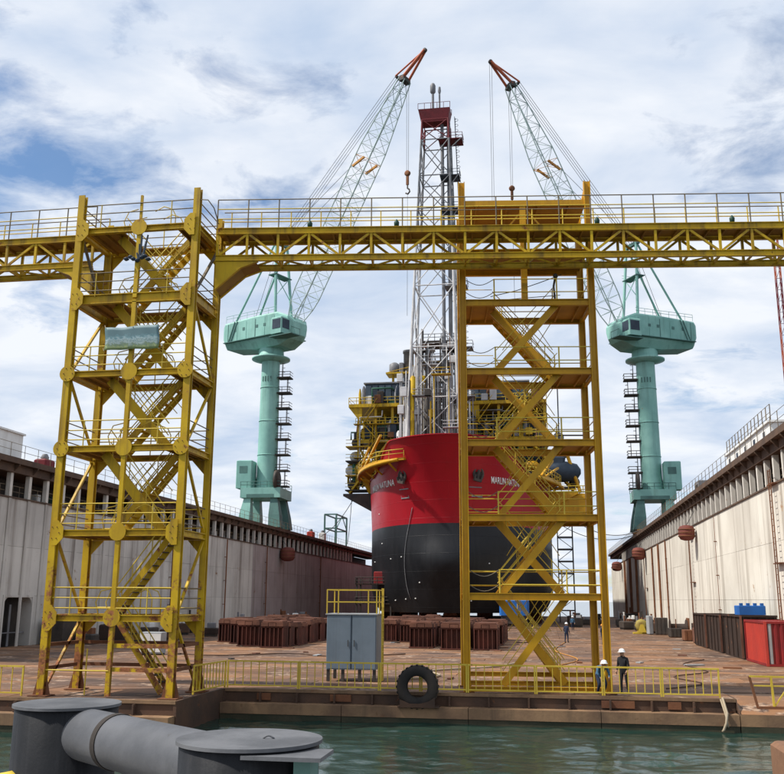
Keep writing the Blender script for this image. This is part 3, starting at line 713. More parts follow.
    b = MB(); b.bar((2.85, .12, 17.2), (2.85, .12, 21.78), .28, .24, up=(0, 1, 0)); obj('centre_post', b, 'yellow_clean', t)
    b = MB(); b.bar((2.0, .2, 20.6), (2.8, .2, 21.6), .07); b.bar((3.9, .2, 20.6), (3.1, .2, 21.6), .07); obj('knee_brace', b, 'yellow_clean', t)
    b = MB(); b.bar((Wd-.25, .3, 21.9), (Wd-.02, .05, 22.9), .08); obj('knee_brace', b, 'yellow_clean', t)
    b = MB(); b.box(.0, Wd, .1, D, 19.62, 19.68); obj('top_platform', b, 'soffit', t)
    for y in (0, D):
        b = MB(); b.ibeam((.14, y, 19.5), (Wd-.14, y, 19.5), .18, .24, t=.03); obj('beam', b, 'yellow_clean', t)
    for h in (.5, 1.1):
        b = MB(); b.tube((.1, D, 19.68+h), (Wd-.1, D, 19.68+h), .026, 5); obj('rail', b, 'yellow_rail', t)
    # cable tangle under the bridge
    b = MB(); b.path([(1.3, .3, 17.45), (2.5, .35, 17.75), (3.6, .4, 18.15), (4.6, .3, 18.5)], .02, 5); b.path([(1.4, .3, 17.25), (3.0, .35, 17.4), (4.5, .3, 17.5)], .018, 5)
    b.lathe([(.08, -.1), (.13, 0), (.07, .1)], (4.3, .2, 18.4), 8); b.path([(4.25, .2, 17.15), (4.2, .2, 17.9), (4.3, .2, 18.4)], .05, 6); obj('cable', b, 'wire', t)
    b = MB(); b.tube((4.25, .5, 10.7), (4.25, .5, 13.1), .028, 5); obj('pole', b, 'dark_steel', t)
    b = MB(); b.bar((4.4, D-.3, 11.1), (Wd-.2, D-.3, 11.1), .06); b.bar((4.4, D-.3, 11.35), (Wd-.2, D-.3, 11.35), .06); obj('bar', b, 'dark_steel', t)
    return t
rt = right_tower()

# ------------------------------------------------------------------ truss bridges
def bridge(label, p, q, bay, lamps, corbel=None):
    p, q = Vector(p), Vector(q); d = q-p; L = d.length; a = math.atan2(d.y, d.x)
    t = thing('walkway_bridge', label, 'bridge', p, a, 'yellow truss walkways')
    n = round(L/bay); bay = L/n; Wd = 1.3; zt, zb = 0.0, -1.28
    for y, nm in ((0, 0), (Wd, 1)):
        b = MB(); b.ibeam((0, y, zt), (L, y, zt), .16, .30, t=.03); obj('top_chord', b, 'yellow', t)
        b = MB(); b.ibeam((0, y, zb), (L, y, zb), .16, .28, t=.03); obj('bottom_chord', b, 'yellow', t)
        for i in range(n+1):
            x = min(max(i*bay, .06), L-.06)
            b = MB(); b.bar((x, y, zb+.14), (x, y, zt-.15), .11, .09, up=(0, 1, 0)); obj('web_post', b, 'yellow', t)
            if i < n:
                b = MB()
                if i % 2 == 0: b.bar((x+.1, y, zb+.16), (x+bay-.1, y, zt-.17), .07, .10)
                else: b.bar((x+.1, y, zt-.17), (x+bay-.1, y, zb+.16), .07, .10)
                obj('web_diagonal', b, 'yellow', t)
        # rails
        sh = .35 if y else 0
        for h in (.45, .92, 1.38) if y == 0 else (.4, .85, 1.32):
            b = MB(); b.tube((0, y, zt+.15+h), (L, y, zt+.15+h), .026, 5); obj('rail', b, 'rail_grey' if h > 1 else 'yellow_rail', t)
        m = max(2, round(L/1.42)); 
        for i in range(m+1):
            x = min(L, i*L/m+sh)
            b = MB(); b.tube((x, y, zt+.15), (x, y, zt+.15+(1.38 if y == 0 else 1.32)), .03, 5); obj('rail_post', b, 'rail_grey' if y == 0 else 'yellow_rail', t)
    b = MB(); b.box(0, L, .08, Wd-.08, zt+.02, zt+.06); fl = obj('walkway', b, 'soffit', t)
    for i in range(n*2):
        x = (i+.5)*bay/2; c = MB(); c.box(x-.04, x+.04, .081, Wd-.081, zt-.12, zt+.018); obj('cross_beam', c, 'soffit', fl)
    for i in range(n):
        b = MB(); x = i*bay
        if i % 2 == 0: b.bar((x, .1, zb), (x+bay, Wd-.1, zb), .07)
        else: b.bar((x, Wd-.1, zb), (x+bay, .1, zb), .07)
        b.bar((x+.03, .08, zb), (x+.03, Wd-.08, zb), .08); obj('wind_brace', b, 'yellow', t)
    for x in lamps:
        b = MB(); b.lathe([(.06, 0), (.11, .05), (.12, .2), (.06, .3), (.03, .34)], (x, .02, zt+.152), 10); obj('lamp', b, 'lamp_green', t)
    return t, L
zt = 19.9
bm, Lm = bridge('long yellow truss footbridge running from the left tower past the right tower', (-14.22, 37.45, zt), (19.0, 41.4, zt), 1.42, (4.2, 8.1, 17.0, 22.9))
bl, Ll = bridge('short yellow truss footbridge leaving the picture on the left of the left tower', (-33.0, 37.3, zt), (-20.02, 37.3, zt), 1.42, ())
# box brackets carrying the bridge ends
for (par, sx, x0) in ((bm, 1, 0.02), (bl, -1, Ll-0.02)):
    for y in (.02, 1.18):
        b = MB(); b.prism([(x0, -1.44), (x0+sx*1.9, -1.44), (x0+sx*1.1, -1.75), (x0, -2.75)][::-sx], y-.05, y+.12); obj('end_bracket', b, 'yellow', par)
    b = MB(); a = [(x0+sx*.03, -2.70), (x0+sx*1.1, -1.72), (x0+sx*1.8, -1.47)]
    for (u, v), (u2, v2) in zip(a[:-1], a[1:]): b.add([(u, .15, v), (u2, .15, v2), (u2, 1.12, v2), (u, 1.12, v)], [(0, 1, 2, 3)]); b.add([(u, .15, v+.04), (u2, .15, v2+.04), (u2, 1.12, v2+.04), (u, 1.12, v+.04)], [(3, 2, 1, 0)])
    obj('bracket_plate', b, 'soffit', par)

# ------------------------------------------------------------------ jib cranes on the wing walls
def crane(name, label, axis, yaw, mirror, boom, hook, stair_side, legd):
    """boom: (pivot r, pivot z, head r, head z, tip r, tip z) above the dock floor along the boom direction"""
    t = thing('jib_crane', label, 'crane', (axis[0], axis[1], WT), 0, 'mint green jib cranes')
    Z = WT
    # portal
    for sx in (-1, 1):
        for sy in (-1, 1):
            b = MB(); c = (sx*2.8, sy*3.0)
            vs_ = []
            for z, w in ((.9, 1.45), (3.0, 1.3), (6.0, .8)):
                for (p, q) in ((-1, -1), (1, -1), (1, 1), (-1, 1)): vs_.append((c[0]+p*w*.72-sx*z*.08, c[1]+q*w*.72-sy*z*.06, z))
            b.add(vs_, [(3, 2, 1, 0), (8, 9, 10, 11)]+[(k*4+i, k*4+(i+1) % 4, k*4+4+(i+1) % 4, k*4+4+i) for k in range(2) for i in range(4)])
            obj('portal_leg', b, 'mint_dark' if sx*stair_side > 0 else 'mint', t)
            b = MB()
            for dy in (-.8, .8): b.lathe([(.2, -.2), (.45, -.2), (.45, .2), (.2, .2)], (c[0], c[1]+dy, .45), 14, axis='x')
            b.box(c[0]-.5, c[0]+.5, c[1]-1.3, c[1]+1.3, .5, .92); obj('bogie', b, 'boom_orange' if sx*stair_side > 0 else 'mint_dark', t)
    b = MB(); b.box(-3.5, 3.5, -3.6, 3.6, 5.9, 7.6); obj('portal_deck', b, 'mint', t)
    b = MB(); b.box(-2.4, 2.4, -3.62, -3.605, 5.9, 6.5); obj('portal_panel', b, 'mint_dark', t)
    b = MB()
    for y in (-3.55, 3.55):
        for h in (.5, 1.05): b.tube((-3.5, y, 7.6+h), (3.5, y, 7.6+h), .05, 4)
        for i in range(7): b.tube((-3.5+i*7/6, y, 7.6), (-3.5+i*7/6, y, 8.65), .05, 4)
    obj('portal_rail', b, 'mint_dark', t)
    cx = -stair_side*3.2
    b = MB(); b.bbox(cx-1.4, cx+1.4, -3.0, -.2, 7.62, 12.4, .12); o = obj('switch_cabin', b, 'mint', t)
    c = MB(); c.box(cx-.8, cx+.6, -3.03, -3.004, 10.2, 11.4); obj('window', c, 'mint_dark', o)
    b = MB(); b.lathe([(.3, -.25), (1.7, -.25), (1.7, .25), (.3, .25)], (stair_side*2.6, -2.6, 8.9), 20, axis='x'); obj('cable_reel', b, 'dark_steel', t)
    # column
    b = MB(); b.lathe([(1.95, 7.55), (1.78, 10), (1.62, 29.5), (1.62, 31.0)], n=32); obj('column', b, 'mint', t)
    b = MB(); b.lathe([(1.65, 30.3), (3.4, 30.75), (3.4, 31.0), (2.3, 31.4), (2.2, 32.6)], n=32); obj('slew_ring', b, 'mint', t)
    for z in (13.5, 19.5, 25.5):
        b = MB(); rr = 1.78-.16*(z-10)/19.5; b.lathe([(rr-.02, z), (rr+.07, z), (rr+.07, z+.16), (rr-.02, z+.16)], n=32); obj('column_flange', b, 'mint', t)
    b = MB()
    for i in range(4):
        a = R(-122+i*17); z = 26.6; rr = 1.68; b.bar((rr*math.cos(a), rr*math.sin(a), z), (rr*math.cos(a), rr*math.sin(a), z+.9), .22, .05)
    obj('column_mark', b, 'mint_dark', t)
    # ladder cage with landings
    s = stair_side; xx = s*2.5
    k = 0; z = 8.0
    while z < 30:
        b = MB(); b.box(min(s*1.55, s*3.9), max(s*1.55, s*3.9), -1.0, 1.0, z, z+.2); o = obj('landing', b, 'dark_steel', t)
        c = MB(); e = s*3.85
        for h in (.6, 1.1): c.tube((s*1.7, -.95, z+h), (e, -.95, z+h), .06, 4); c.tube((e, -.95, z+h), (e, .95, z+h), .06, 4)
        for xq in (s*2.4, e): c.tube((xq, -.85, z), (xq, -.85, z+1.1), .045, 4)
        obj('landing_rail', c, 'dark_steel', o)
        c = MB(); xa = s*(2.2 if k % 2 else 3.2)
        for dy in (-.25, .25): c.bar((xa, dy, z), (xa, dy, z+2.9), .08)
        for i in range(9): c.bar((xa, -.25, z+.2+i*.32), (xa, .25, z+.2+i*.32), .05)
        for i in range(3): c.path([(xa+s*.45*math.sin(a*math.pi/4)*1.0, -.35*math.cos(a*math.pi/4), z+1.2+i*.8) for a in range(5)], .03, 4)
        obj('ladder', c, 'dark_steel', o)
        z += 2.75; k += 1
    # slewing house: local +x is the boom direction
    M = Matrix.Rotation(R(yaw), 4, 'Z')
    def up(nm, b, mat, par=None): return obj(nm, b.xf(M), mat, par or t)
    Wh = 3.0
    b = MB()
    sec = [(-9.3, 34.0, 37.8, Wh*.92), (-8.8, 33.4, 38.2, Wh), (-2, 32.6, 38.5, Wh), (3.6, 32.6, 38.5, Wh), (5.8, 33.6, 37.6, Wh*.86), (6.6, 34.4, 36.6, Wh*.6)]
    vs_ = []
    for x, z0, z1, w in sec: vs_ += [(x, -w*.72, z0), (x, w*.72, z0), (x, w, z0+1.3), (x, w, z1-.3), (x, w*.95, z1), (x, -w*.95, z1), (x, -w, z1-.3), (x, -w, z0+1.3)]
    fs = [tuple(range(8)), tuple(range(len(vs_)-1, len(vs_)-9, -1))]
    for k in range(len(sec)-1): fs += [(k*8+(i+1) % 8, k*8+i, k*8+8+i, k*8+8+(i+1) % 8) for i in range(8)]
    b.add(vs_, fs); house = up('machinery_house', b, 'mint')
    for sy in (-1, 1):
        b = MB(); b.box(-8.6, 5.0, sy*Wh-.55 if sy < 0 else sy*Wh+.005, sy*Wh-.005 if sy < 0 else sy*Wh+.55, 34.3, 34.42); up('side_walkway', b, 'mint_dark', house)
        for x in (-6.5, -4.4, -1.2, 0.6):
            b = MB(); y0, y1 = sorted((sy*(Wh+.02), sy*(Wh+.06))); b.box(x, x+.5, y0, y1, 36.3, 36.8); up('vent', b, 'mint_dark', house)
        for i in range(6):
            b = MB(); x = -8.0+i*2.2; y0, y1 = sorted((sy*(Wh-.02), sy*(Wh+.05))); b.box(x, x+.1, y0, y1, 34.6, 37.9); up('panel_batten', b, 'mint_dark' if i % 3 == 0 else 'mint', house)
        b = MB()
        for h in (.5, 1.0): b.tube((-8.6, sy*(Wh-.1), 38.5+h), (3.5, sy*(Wh-.1), 38.5+h), .04, 4)
        for i in range(8): b.tube((-8.6+i*1.7, sy*(Wh-.1), 38.3), (-8.6+i*1.7, sy*(Wh-.1), 39.5), .04, 4)
        up('roof_rail', b, 'mint', house)
        b = MB()
        for xq in (-7.8, -7.2): b.bar((xq, sy*(Wh+.1), 34.4), (xq+1.5, sy*(Wh+.1), 38.2), .12)
        up('side_ladder', b, 'mint_dark', house)
    # operator's cab
    b = MB(); cy = -mirror*(Wh+.2) if True else 0
    b.bbox(3.4, 6.0, min(cy-1.1, cy+1.1), max(cy-1.1, cy+1.1), 34.0, 37.0, .15); cab = up('operator_cab', b, 'mint', house)
    b = MB(); b.box(6.01, 6.06, cy-.9, cy+.9, 34.9, 36.6); b.box(3.9, 5.7, cy-1.16, cy-1.11, 34.9, 36.6); b.box(3.9, 5.7, cy+1.11, cy+1.16, 34.9, 36.6); up('cab_window', b, 'blue_black', cab)
    b = MB(); b.box(3.3, 8.2, cy-1.2, cy+1.2, 33.5, 33.65); b.tube((8.2, cy-1.2, 33.6), (8.2, cy-1.2, 34.8), .05, 4); b.tube((8.2, cy+1.2, 33.6), (8.2, cy+1.2, 34.8), .05, 4); b.tube((8.2, cy-1.2, 34.7), (8.2, cy+1.2, 34.7), .05, 4); up('cab_platform', b, 'mint_dark', house)
    # A frame
    pr, pz, hr, hz, tr, tz = boom; pz -= Z; hz -= Z; tz -= Z
    for sy in (-1, 1):
        b = MB(); b.tube((2.6, sy*2.2, 38.3), (1.6, sy*1.5, 52.5), .26, 8); up('frame_mast', b, 'mint')
        b = MB(); b.tube((-6.6, sy*2.5, 38.2), (1.4, sy*1.5, 52.3), .19, 8); up('frame_stay', b, 'mint')
    b = MB(); b.bar((1.5, -2.1, 52.4), (1.5, 2.1, 52.4), .6); b.box(.6, 2.4, -2.2, 2.2, 46.0, 46.15); up('frame_head', b, 'mint_dark')
    b = MB()
    for h in (.6, 1.1): b.tube((.6, -2.2, 46.1+h), (2.4, -2.2, 46.1+h), .04, 4)
    b.bar((2.3, -1.9, 42), (2.0, 1.75, 46), .1); b.bar((2.3, 1.9, 42), (2.0, -1.75, 46), .1); up('frame_brace', b, 'mint')
    # lattice boom
    P0, P1 = Vector((pr, 0, pz)), Vector((hr, 0, hz)); dv = (P1-P0); Lb = dv.length; dv.normalize(); nv = Vector((-dv.z, 0, dv.x))
    def wid(f): return (1.0 + 0.75*min(1, f/.10)) if f < .10 else (1.75 if f < .72 else 1.75-0.85*(f-.72)/.28)
    def dep(f): return (0.4 + 1.2*min(1, f/.12)) if f < .12 else (1.6 if f < .72 else 1.6-0.95*(f-.72)/.28)
    def pt(f, sy, sn): return P0+dv*Lb*f+Vector((0, sy*wid(f), 0))+nv*sn*dep(f)
    nb = 22
    for sy in (-1, 1):
        for sn in (-1, 1):
            b = MB()
            for i in range(nb): b.tube(pt(i/nb, sy, sn), pt((i+1)/nb, sy, sn), .10, 5, caps=False)
            up('boom_chord', b, 'boom_pale')
    for i in range(nb):
        b = MB(); f0, f1 = i/nb, (i+1)/nb; mt = 'boom_orange' if i == 14 else ('boom_pale' if i < 20 else 'mint_dark')
        s1 = 1 if i % 2 else -1
        for sn in (-1, 1): b.tube(pt(f0, -s1, sn), pt(f1, s1, sn), .045, 4); b.tube(pt(f1, -1, sn), pt(f1, 1, sn), .045, 4)
        for sy in (-1, 1): b.tube(pt(f0, sy, -s1), pt(f1, sy, s1), .045, 4); b.tube(pt(f1, sy, -1), pt(f1, sy, 1), .045, 4)
        if i == 14:
            for sy in (-1, 1): b.bar(pt(f0, sy*1.1, .6), pt(f1, sy*1.1, -.4), .3, .35)
        up('boom_lattice', b, mt)
    # jib head
    T = Vector((tr, 0, tz)); td = (T-P1).normalized()
    for sy in (-1, 1):
        b = MB(); b.tube(pt(1, sy, 0), T+Vector((0, sy*.2, 0)), .24, 6); up('boom_tip', b, 'boom_red')
        b = MB(); b.tube(pt(1, sy, 1)+nv*.9, T+Vector((0, sy*.1, 0)), .15, 6); up('boom_tip', b, 'boom_red')
    b = MB(); b.bar(pt(1, -1.2, .0), pt(1, 1.2, .0), .9); b.bar(pt(1, -1, 1)+nv*.8, pt(1, 1, 1)+nv*.8, .4); up('boom_head', b, 'dark_steel')
    b = MB(); b.lathe([(.15, -.2), (.38, -.2), (.38, .2), (.15, .2)], T, 14, axis='y'); up('tip_sheave', b, 'dark_steel')
    # pendants
    b = MB(); A = Vector((1.5, 0, 52.6))
    for sy in (-.9, -.3, .3, .9): b.tube(A+Vector((0, sy, 0)), P1+nv*1.6+Vector((0, sy*.9, 0)), .05, 4)
    for sy in (-1, 1): b.tube(A+Vector((0, sy, 0)), P0+dv*Lb*.66+nv*1.5+Vector((0, sy, 0)), .05, 4)
    for sy in (-.5, .5): b.tube(Vector((-4, sy, 38.4)), A+Vector((0, sy, 0)), .05, 4)
    up('pendant_rope', b, 'wire')
    # hoist ropes and hook block
    for (hx, base, zend) in hook:
        q = P1 if base == 'head' else T
        b = MB(); x = q.x+hx; z0 = q.z-.4; z1 = zend-Z
        for dx in (-.22, .22): b.tube((x+dx, 0, z0), (x+dx*.8, 0, z1), .035, 4)
        up('hoist_rope', b, 'wire')
        if base == 'head':
            b = MB(); b.lathe([(.15, -.2), (.5, -.2), (.5, .2), (.15, .2)], (x, 0, z1), 16, axis='y'); b.bar((x, 0, z1-.3), (x, 0, z1-2.1), .4, .3); o = up('hook_block', b, 'rust')
            c = MB(); c.path([(x, 0, z1-2.0), (x, 0, z1-2.7), (x+.35, 0, z1-3.0), (x+.45, 0, z1-3.4), (x+.1, 0, z1-3.75), (x-.35, 0, z1-3.5)], .14, 6); up('hook', c, 'dark_steel', o)
            c = MB(); c.tube((x, 0, z1-3.6), (x, 0, z1-25), .035, 4); up('sling', c, 'wire', o)
    return t
crane('jib_crane', 'mint green jib crane on the left wall, boom leaning right', (-47.5, 155), -25, 1, (4.6, 50.6, 28.5, 91.2, 32.6, 95.5), ((.6, 'head', 73.6),), 1, 0)
crane('jib_crane', 'mint green jib crane on the right wall, boom leaning left', (18.3, 165), 210, -1, (4.6, 49.8, 25.6, 93.9, 29.5, 97.9), ((.2, 'head', 74.0), (0, 'tip', 62.0)), -1, 0)

# ------------------------------------------------------------------ the ship
SX, SY, HB, HL = -14.6, 137.5, 15.6, 30.0
def hull_plan():
    pts = []; n = 64; e = 1.0
    for i in range(n+1):
        a = -math.pi/2+math.pi*i/n; sn, cs = math.sin(a), math.cos(a)
        pts.append((HB*math.copysign(abs(sn)**e, sn), HL*(1-abs(cs)**e)))
    return [(-HB, y) for y in (170, 120, 80, 55, 35)] + pts + [(HB, y) for y in (35, 55, 80, 120, 170)]
PLAN = hull_plan()
def hull_pt(x, y, z):
    w = max(0, 1-y/HL)
    k = 1.0
    if z < 6: k = 1-0.10*((6-z)/4.2)**2
    yy = y - w*(0.16*max(0, z-14.8)+0.022*max(0, z-14.8)**2)
    if z < 12: yy += w*1.9*((12-z)/10)**2
    yy -= w*1.2*math.exp(-((z-9.0)/3.0)**2)*math.exp(-(x/5.0)**2)
    fl = 1+0.02*max(0, z-15)/10*(1 if y < HL else 0.0)
    return (x*k*fl, yy, z)
def hull_top(x, y):
    ax = abs(x)
    if y > HL: return 23.0
    s = min(1, max(0, (12.2-ax)/4.2)); s = s*s*(3-2*s)
    return 23.0+4.2*s
ship = thing('cargo_ship', 'red and black blunt-bowed ship docked in the middle, bow towards viewer', 'ship', (SX, SY, 0))
def hull_shell(name, zs, mat, toprow=False):
    b = MB(); n = len(PLAN)
    for j in range(len(zs)):
        for (x, y) in PLAN:
            z = zs[j]
            if toprow: z = 14.8+(hull_top(x, y)-14.8)*j/(len(zs)-1)
            b.v.append(hull_pt(x, y, z))
    for j in range(len(zs)-1):
        for i in range(n-1): b.f.append((j*n+i, j*n+i+1, (j+1)*n+i+1, (j+1)*n+i)); b.m.append(0); b.s.append(True)
    return obj(name, b, mat, ship)
hull_shell('hull_bottom', [1.85+(14.8-1.85)*i/20 for i in range(21)], 'hull_black')
hull_shell('hull_topside', [0]*13, 'hull_red', True)
b = MB(); b.add([hull_pt(x, y, 1.85) for x, y in PLAN], [tuple(range(len(PLAN)-1, -1, -1))]); obj('keel_plate', b, 'hull_black', ship)
b = MB(); b.add([hull_pt(x*.995, y+.06, 22.7) for x, y in PLAN], [tuple(range(len(PLAN)))]); obj('main_deck', b, 'tower_red', ship)
b = MB()
for i in range(5, len(PLAN)-6):
    (x, y), (x2, y2) = PLAN[i], PLAN[i+1]; p, q = Vector(hull_pt(x, y, hull_top(x, y))), Vector(hull_pt(x2, y2, hull_top(x2, y2))); b.bar(p, q, .35, .14)
obj('bulwark_rail', b, 'hull_red', ship)
# names follow the curve of the bow
ARC = [0.0]
for (a, c) in zip(PLAN[:-1], PLAN[1:]): ARC.append(ARC[-1]+math.dist(a, c))
_mid = ARC[len(PLAN)//2]; ARC = [s-_mid for s in ARC]
def plan_at(s):
    for i in range(len(ARC)-1):
        if ARC[i] <= s <= ARC[i+1]:
            f = (s-ARC[i])/(ARC[i+1]-ARC[i]); (x, y), (x2, y2) = PLAN[i], PLAN[i+1]
            return x+(x2-x)*f, y+(y2-y)*f, (x2-x), (y2-y)
def hull_surface(s, z, off=0.0):
    x, y, tx, ty = plan_at(s); p = Vector(hull_pt(x, y, z)); n = Vector((ty, -tx, 0)).normalized(); return p+n*off
def arc_of_x(x):
    for i in range(len(PLAN)-1):
        if PLAN[i][0] <= x <= PLAN[i+1][0] and PLAN[i+1][0] > PLAN[i][0] and PLAN[i][1] <= HL+.01:
            return ARC[i]+(ARC[i+1]-ARC[i])*(x-PLAN[i][0])/(PLAN[i+1][0]-PLAN[i][0])
def lettering(text, s0, s1, z0, h, name, mat='white_paint'):
    cu = bpy.data.curves.new('txt', 'FONT'); cu.body = text; cu.offset = 0.012; cu.resolution_u = 3
    to = bpy.data.objects.new('txt', cu); col.objects.link(to)
    dg = bpy.context.evaluated_depsgraph_get(); me = bpy.data.meshes.new_from_object(to.evaluated_get(dg))
    bpy.data.objects.remove(to); bpy.data.curves.remove(cu)
    xs = [v.co.x for v in me.vertices]; ys = [v.co.y for v in me.vertices]; x0, x1 = min(xs), max(xs); y0, y1 = min(ys), max(ys)
    for v in me.vertices:
        v.co = hull_surface(s0+(s1-s0)*(v.co.x-x0)/(x1-x0), z0+h*(v.co.y-y0)/(y1-y0), .06)
    me.materials.append(MATS[mat]); o = bpy.data.objects.new(name, me); col.objects.link(o); o.parent = ship
    sm = o.modifiers.new('thick', 'SOLIDIFY'); sm.thickness = .03
    return o
lettering('MARLIN NATUNA', arc_of_x(-13.0), arc_of_x(-7.9), 20.7, 1.0, 'name_lettering')
lettering('MARLIN NATUNA', arc_of_x(6.7), arc_of_x(10.8), 20.7, 1.0, 'name_lettering')
# hawse pipes and anchors
for xr in (-6.4, 4.9):
    s = arc_of_x(xr); c = hull_surface(s, 21.9, 0); x, y, tx, ty = plan_at(s); n = Vector((ty, -tx, 0)).normalized(); tg = Vector((tx, ty, 0)).normalized()
    b = MB(); b.path([c+n*.1+tg*.75*math.cos(a*math.pi/8)+Vector((0, 0, .9*math.sin(a*math.pi/8))) for a in range(16)], .2, 6, True); obj('hawse_pipe', b, 'dark_steel', ship)
    b = MB(); b.add([c+n*.12+tg*.75*math.cos(a*math.pi/8)+Vector((0, 0, .9*math.sin(a*math.pi/8))) for a in range(16)], [tuple(range(16))]); obj('hawse_mouth', b, 'rubber', ship)
    sd = -1 if xr < 0 else 1
    b = MB(); b.bar(c+n*.35+Vector((0, 0, .5)), c+n*.75-tg*sd*.5+Vector((0, 0, -1.0)), .3); b.bar(c+n*.75-tg*(sd*.5+.6)+Vector((0, 0, -.9)), c+n*.75-tg*(sd*.5-.6)+Vector((0, 0, -1.15)), .38)
    for k in (-1, 1): b.bar(c+n*.75+tg*(-sd*.5+.55*k)+Vector((0, 0, -1.05)), c+n*.7+tg*(-sd*.2+.6*k)+Vector((0, 0, -.2)), .3, .2)
    obj('anchor', b, 'dark_steel', ship)
    b = MB(); s2 = s+(.3 if xr < 0 else -.3)
    for dx in (-.8, .8): p = hull_surface(s2+dx, 18.6, .05); b.bar(p, p+Vector((0, 0, 1.4)), .16, .08)
    b.bar(hull_surface(s2-.8, 18.7, .05), hull_surface(s2+.8, 18.7, .05), .08, .16); b.bar(hull_surface(s2-1.2, 20.0, .05), hull_surface(s2+.8, 20.0, .05), .08, .14); obj('bow_mark', b, 'pipe_grey', ship)
# small pale fittings on the black plating and a hanging hose
for (xr, z) in ((-11.5, 17.0), (-10.9, 12.3), (-9.0, 9.8), (-7.0, 10.0), (-4.0, 6.2), (-8.6, 3.6), (-6.6, 3.8), (-4.9, 3.9), (3.6, 3.6), (8.4, 3.5), (-12.8, 9.6), (6.2, 9.0)):
    c = hull_surface(arc_of_x(xr), z, .03); b = MB(); b.lathe([(.03, -.1), (.12, -.05), (.12, .05), (.03, .1)], c, 8); obj('hull_fitting', b, 'white_paint', ship)
b = MB(); pts = []
for i in range(15): f = i/14; pts.append(hull_surface(arc_of_x(-5.0-1.4*math.sin(f*2.6)), 17.2-13.4*f, .1))
b.path(pts, .05, 5); obj('hanging_hose', b, 'pipe_grey', ship)

# bow balconies
def balcony(sg, xa, xb, z, depth, nm):
    s0, s1 = sorted((arc_of_x(xa), arc_of_x(xb))); b = MB(); n = 10; vs_ = []
    for i in range(n+1):
        s = s0+(s1-s0)*i/n; e = depth*min(1, 4*min(i, n-i)/n+.25); p, q = hull_surface(s, z, -.2), hull_surface(s, z, e)
        for dz in (0, .35): vs_ += [(p.x, p.y, z+dz), (q.x, q.y, z+dz)]
    fs = []
    for i in range(n):
        k = i*4; fs += [(k, k+1, k+5, k+4), (k+2, k+6, k+7, k+3), (k+1, k+3, k+7, k+5)]
    fs += [(0, 2, 3, 1), (n*4, n*4+1, n*4+3, n*4+2)]
    b.add(vs_, fs); o = obj('bow_balcony', b, 'yellow_clean', ship)
    c = MB()
    for h in (.6, 1.15): c.path([hull_surface(s0+(s1-s0)*i/n, z+.35+h, depth*min(1, 4*min(i, n-i)/n+.25)-.05) for i in range(n+1)], .06, 5)
    for i in range(n+1): p = hull_surface(s0+(s1-s0)*i/n, z+.35, depth*min(1, 4*min(i, n-i)/n+.25)-.05); c.tube(p, p+Vector((0, 0, 1.15)), .05, 4)
    obj('balcony_rail', c, 'yellow_rail', o)
    c = MB()
    for i in range(1, n, 2): c.bar(hull_surface(s0+(s1-s0)*i/n, z, depth-.3), hull_surface(s0+(s1-s0)*i/n, z-1.3, .05), .22)
    c.path([hull_surface(s0+(s1-s0)*i/n, z-.15, depth-.1) for i in range(n+1)], .28, 6); obj('balcony_strut', c, 'yellow_clean', o)
    if sg < 0:
        c = MB(); p = [hull_surface(s0+.2, z+.1, d_) for d_ in (.1, 1.6)]+[hull_surface(s0+.2, z-3.2, .1)]; q = [v+Vector((.5, -.5, 0)) for v in p]; c.add(p+q, [(0, 1, 2), (5, 4, 3), (0, 3, 4, 1), (1, 4, 5, 2), (2, 5, 3, 0)]); obj('balcony_bracket', c, 'yellow_clean', o)
    c = MB(); c.bar(hull_surface((s0*.8+s1*.2), z+.4, depth*.7), hull_surface(s0*.2+s1*.8, z+4.0, depth*.4), .35, .35); c.bar(hull_surface(s0*.75+s1*.25, z+.4, depth*.9), hull_surface(s0*.3+s1*.7, z+2.6, depth*.9), .3, .3); obj('balcony_jib', c, 'yellow_clean', o)
balcony(-1, -15.2, -5.6, 24.1, 2.0, 'l')
balcony(1, 11.2, 15.2, 22.4, 2.4, 'r')

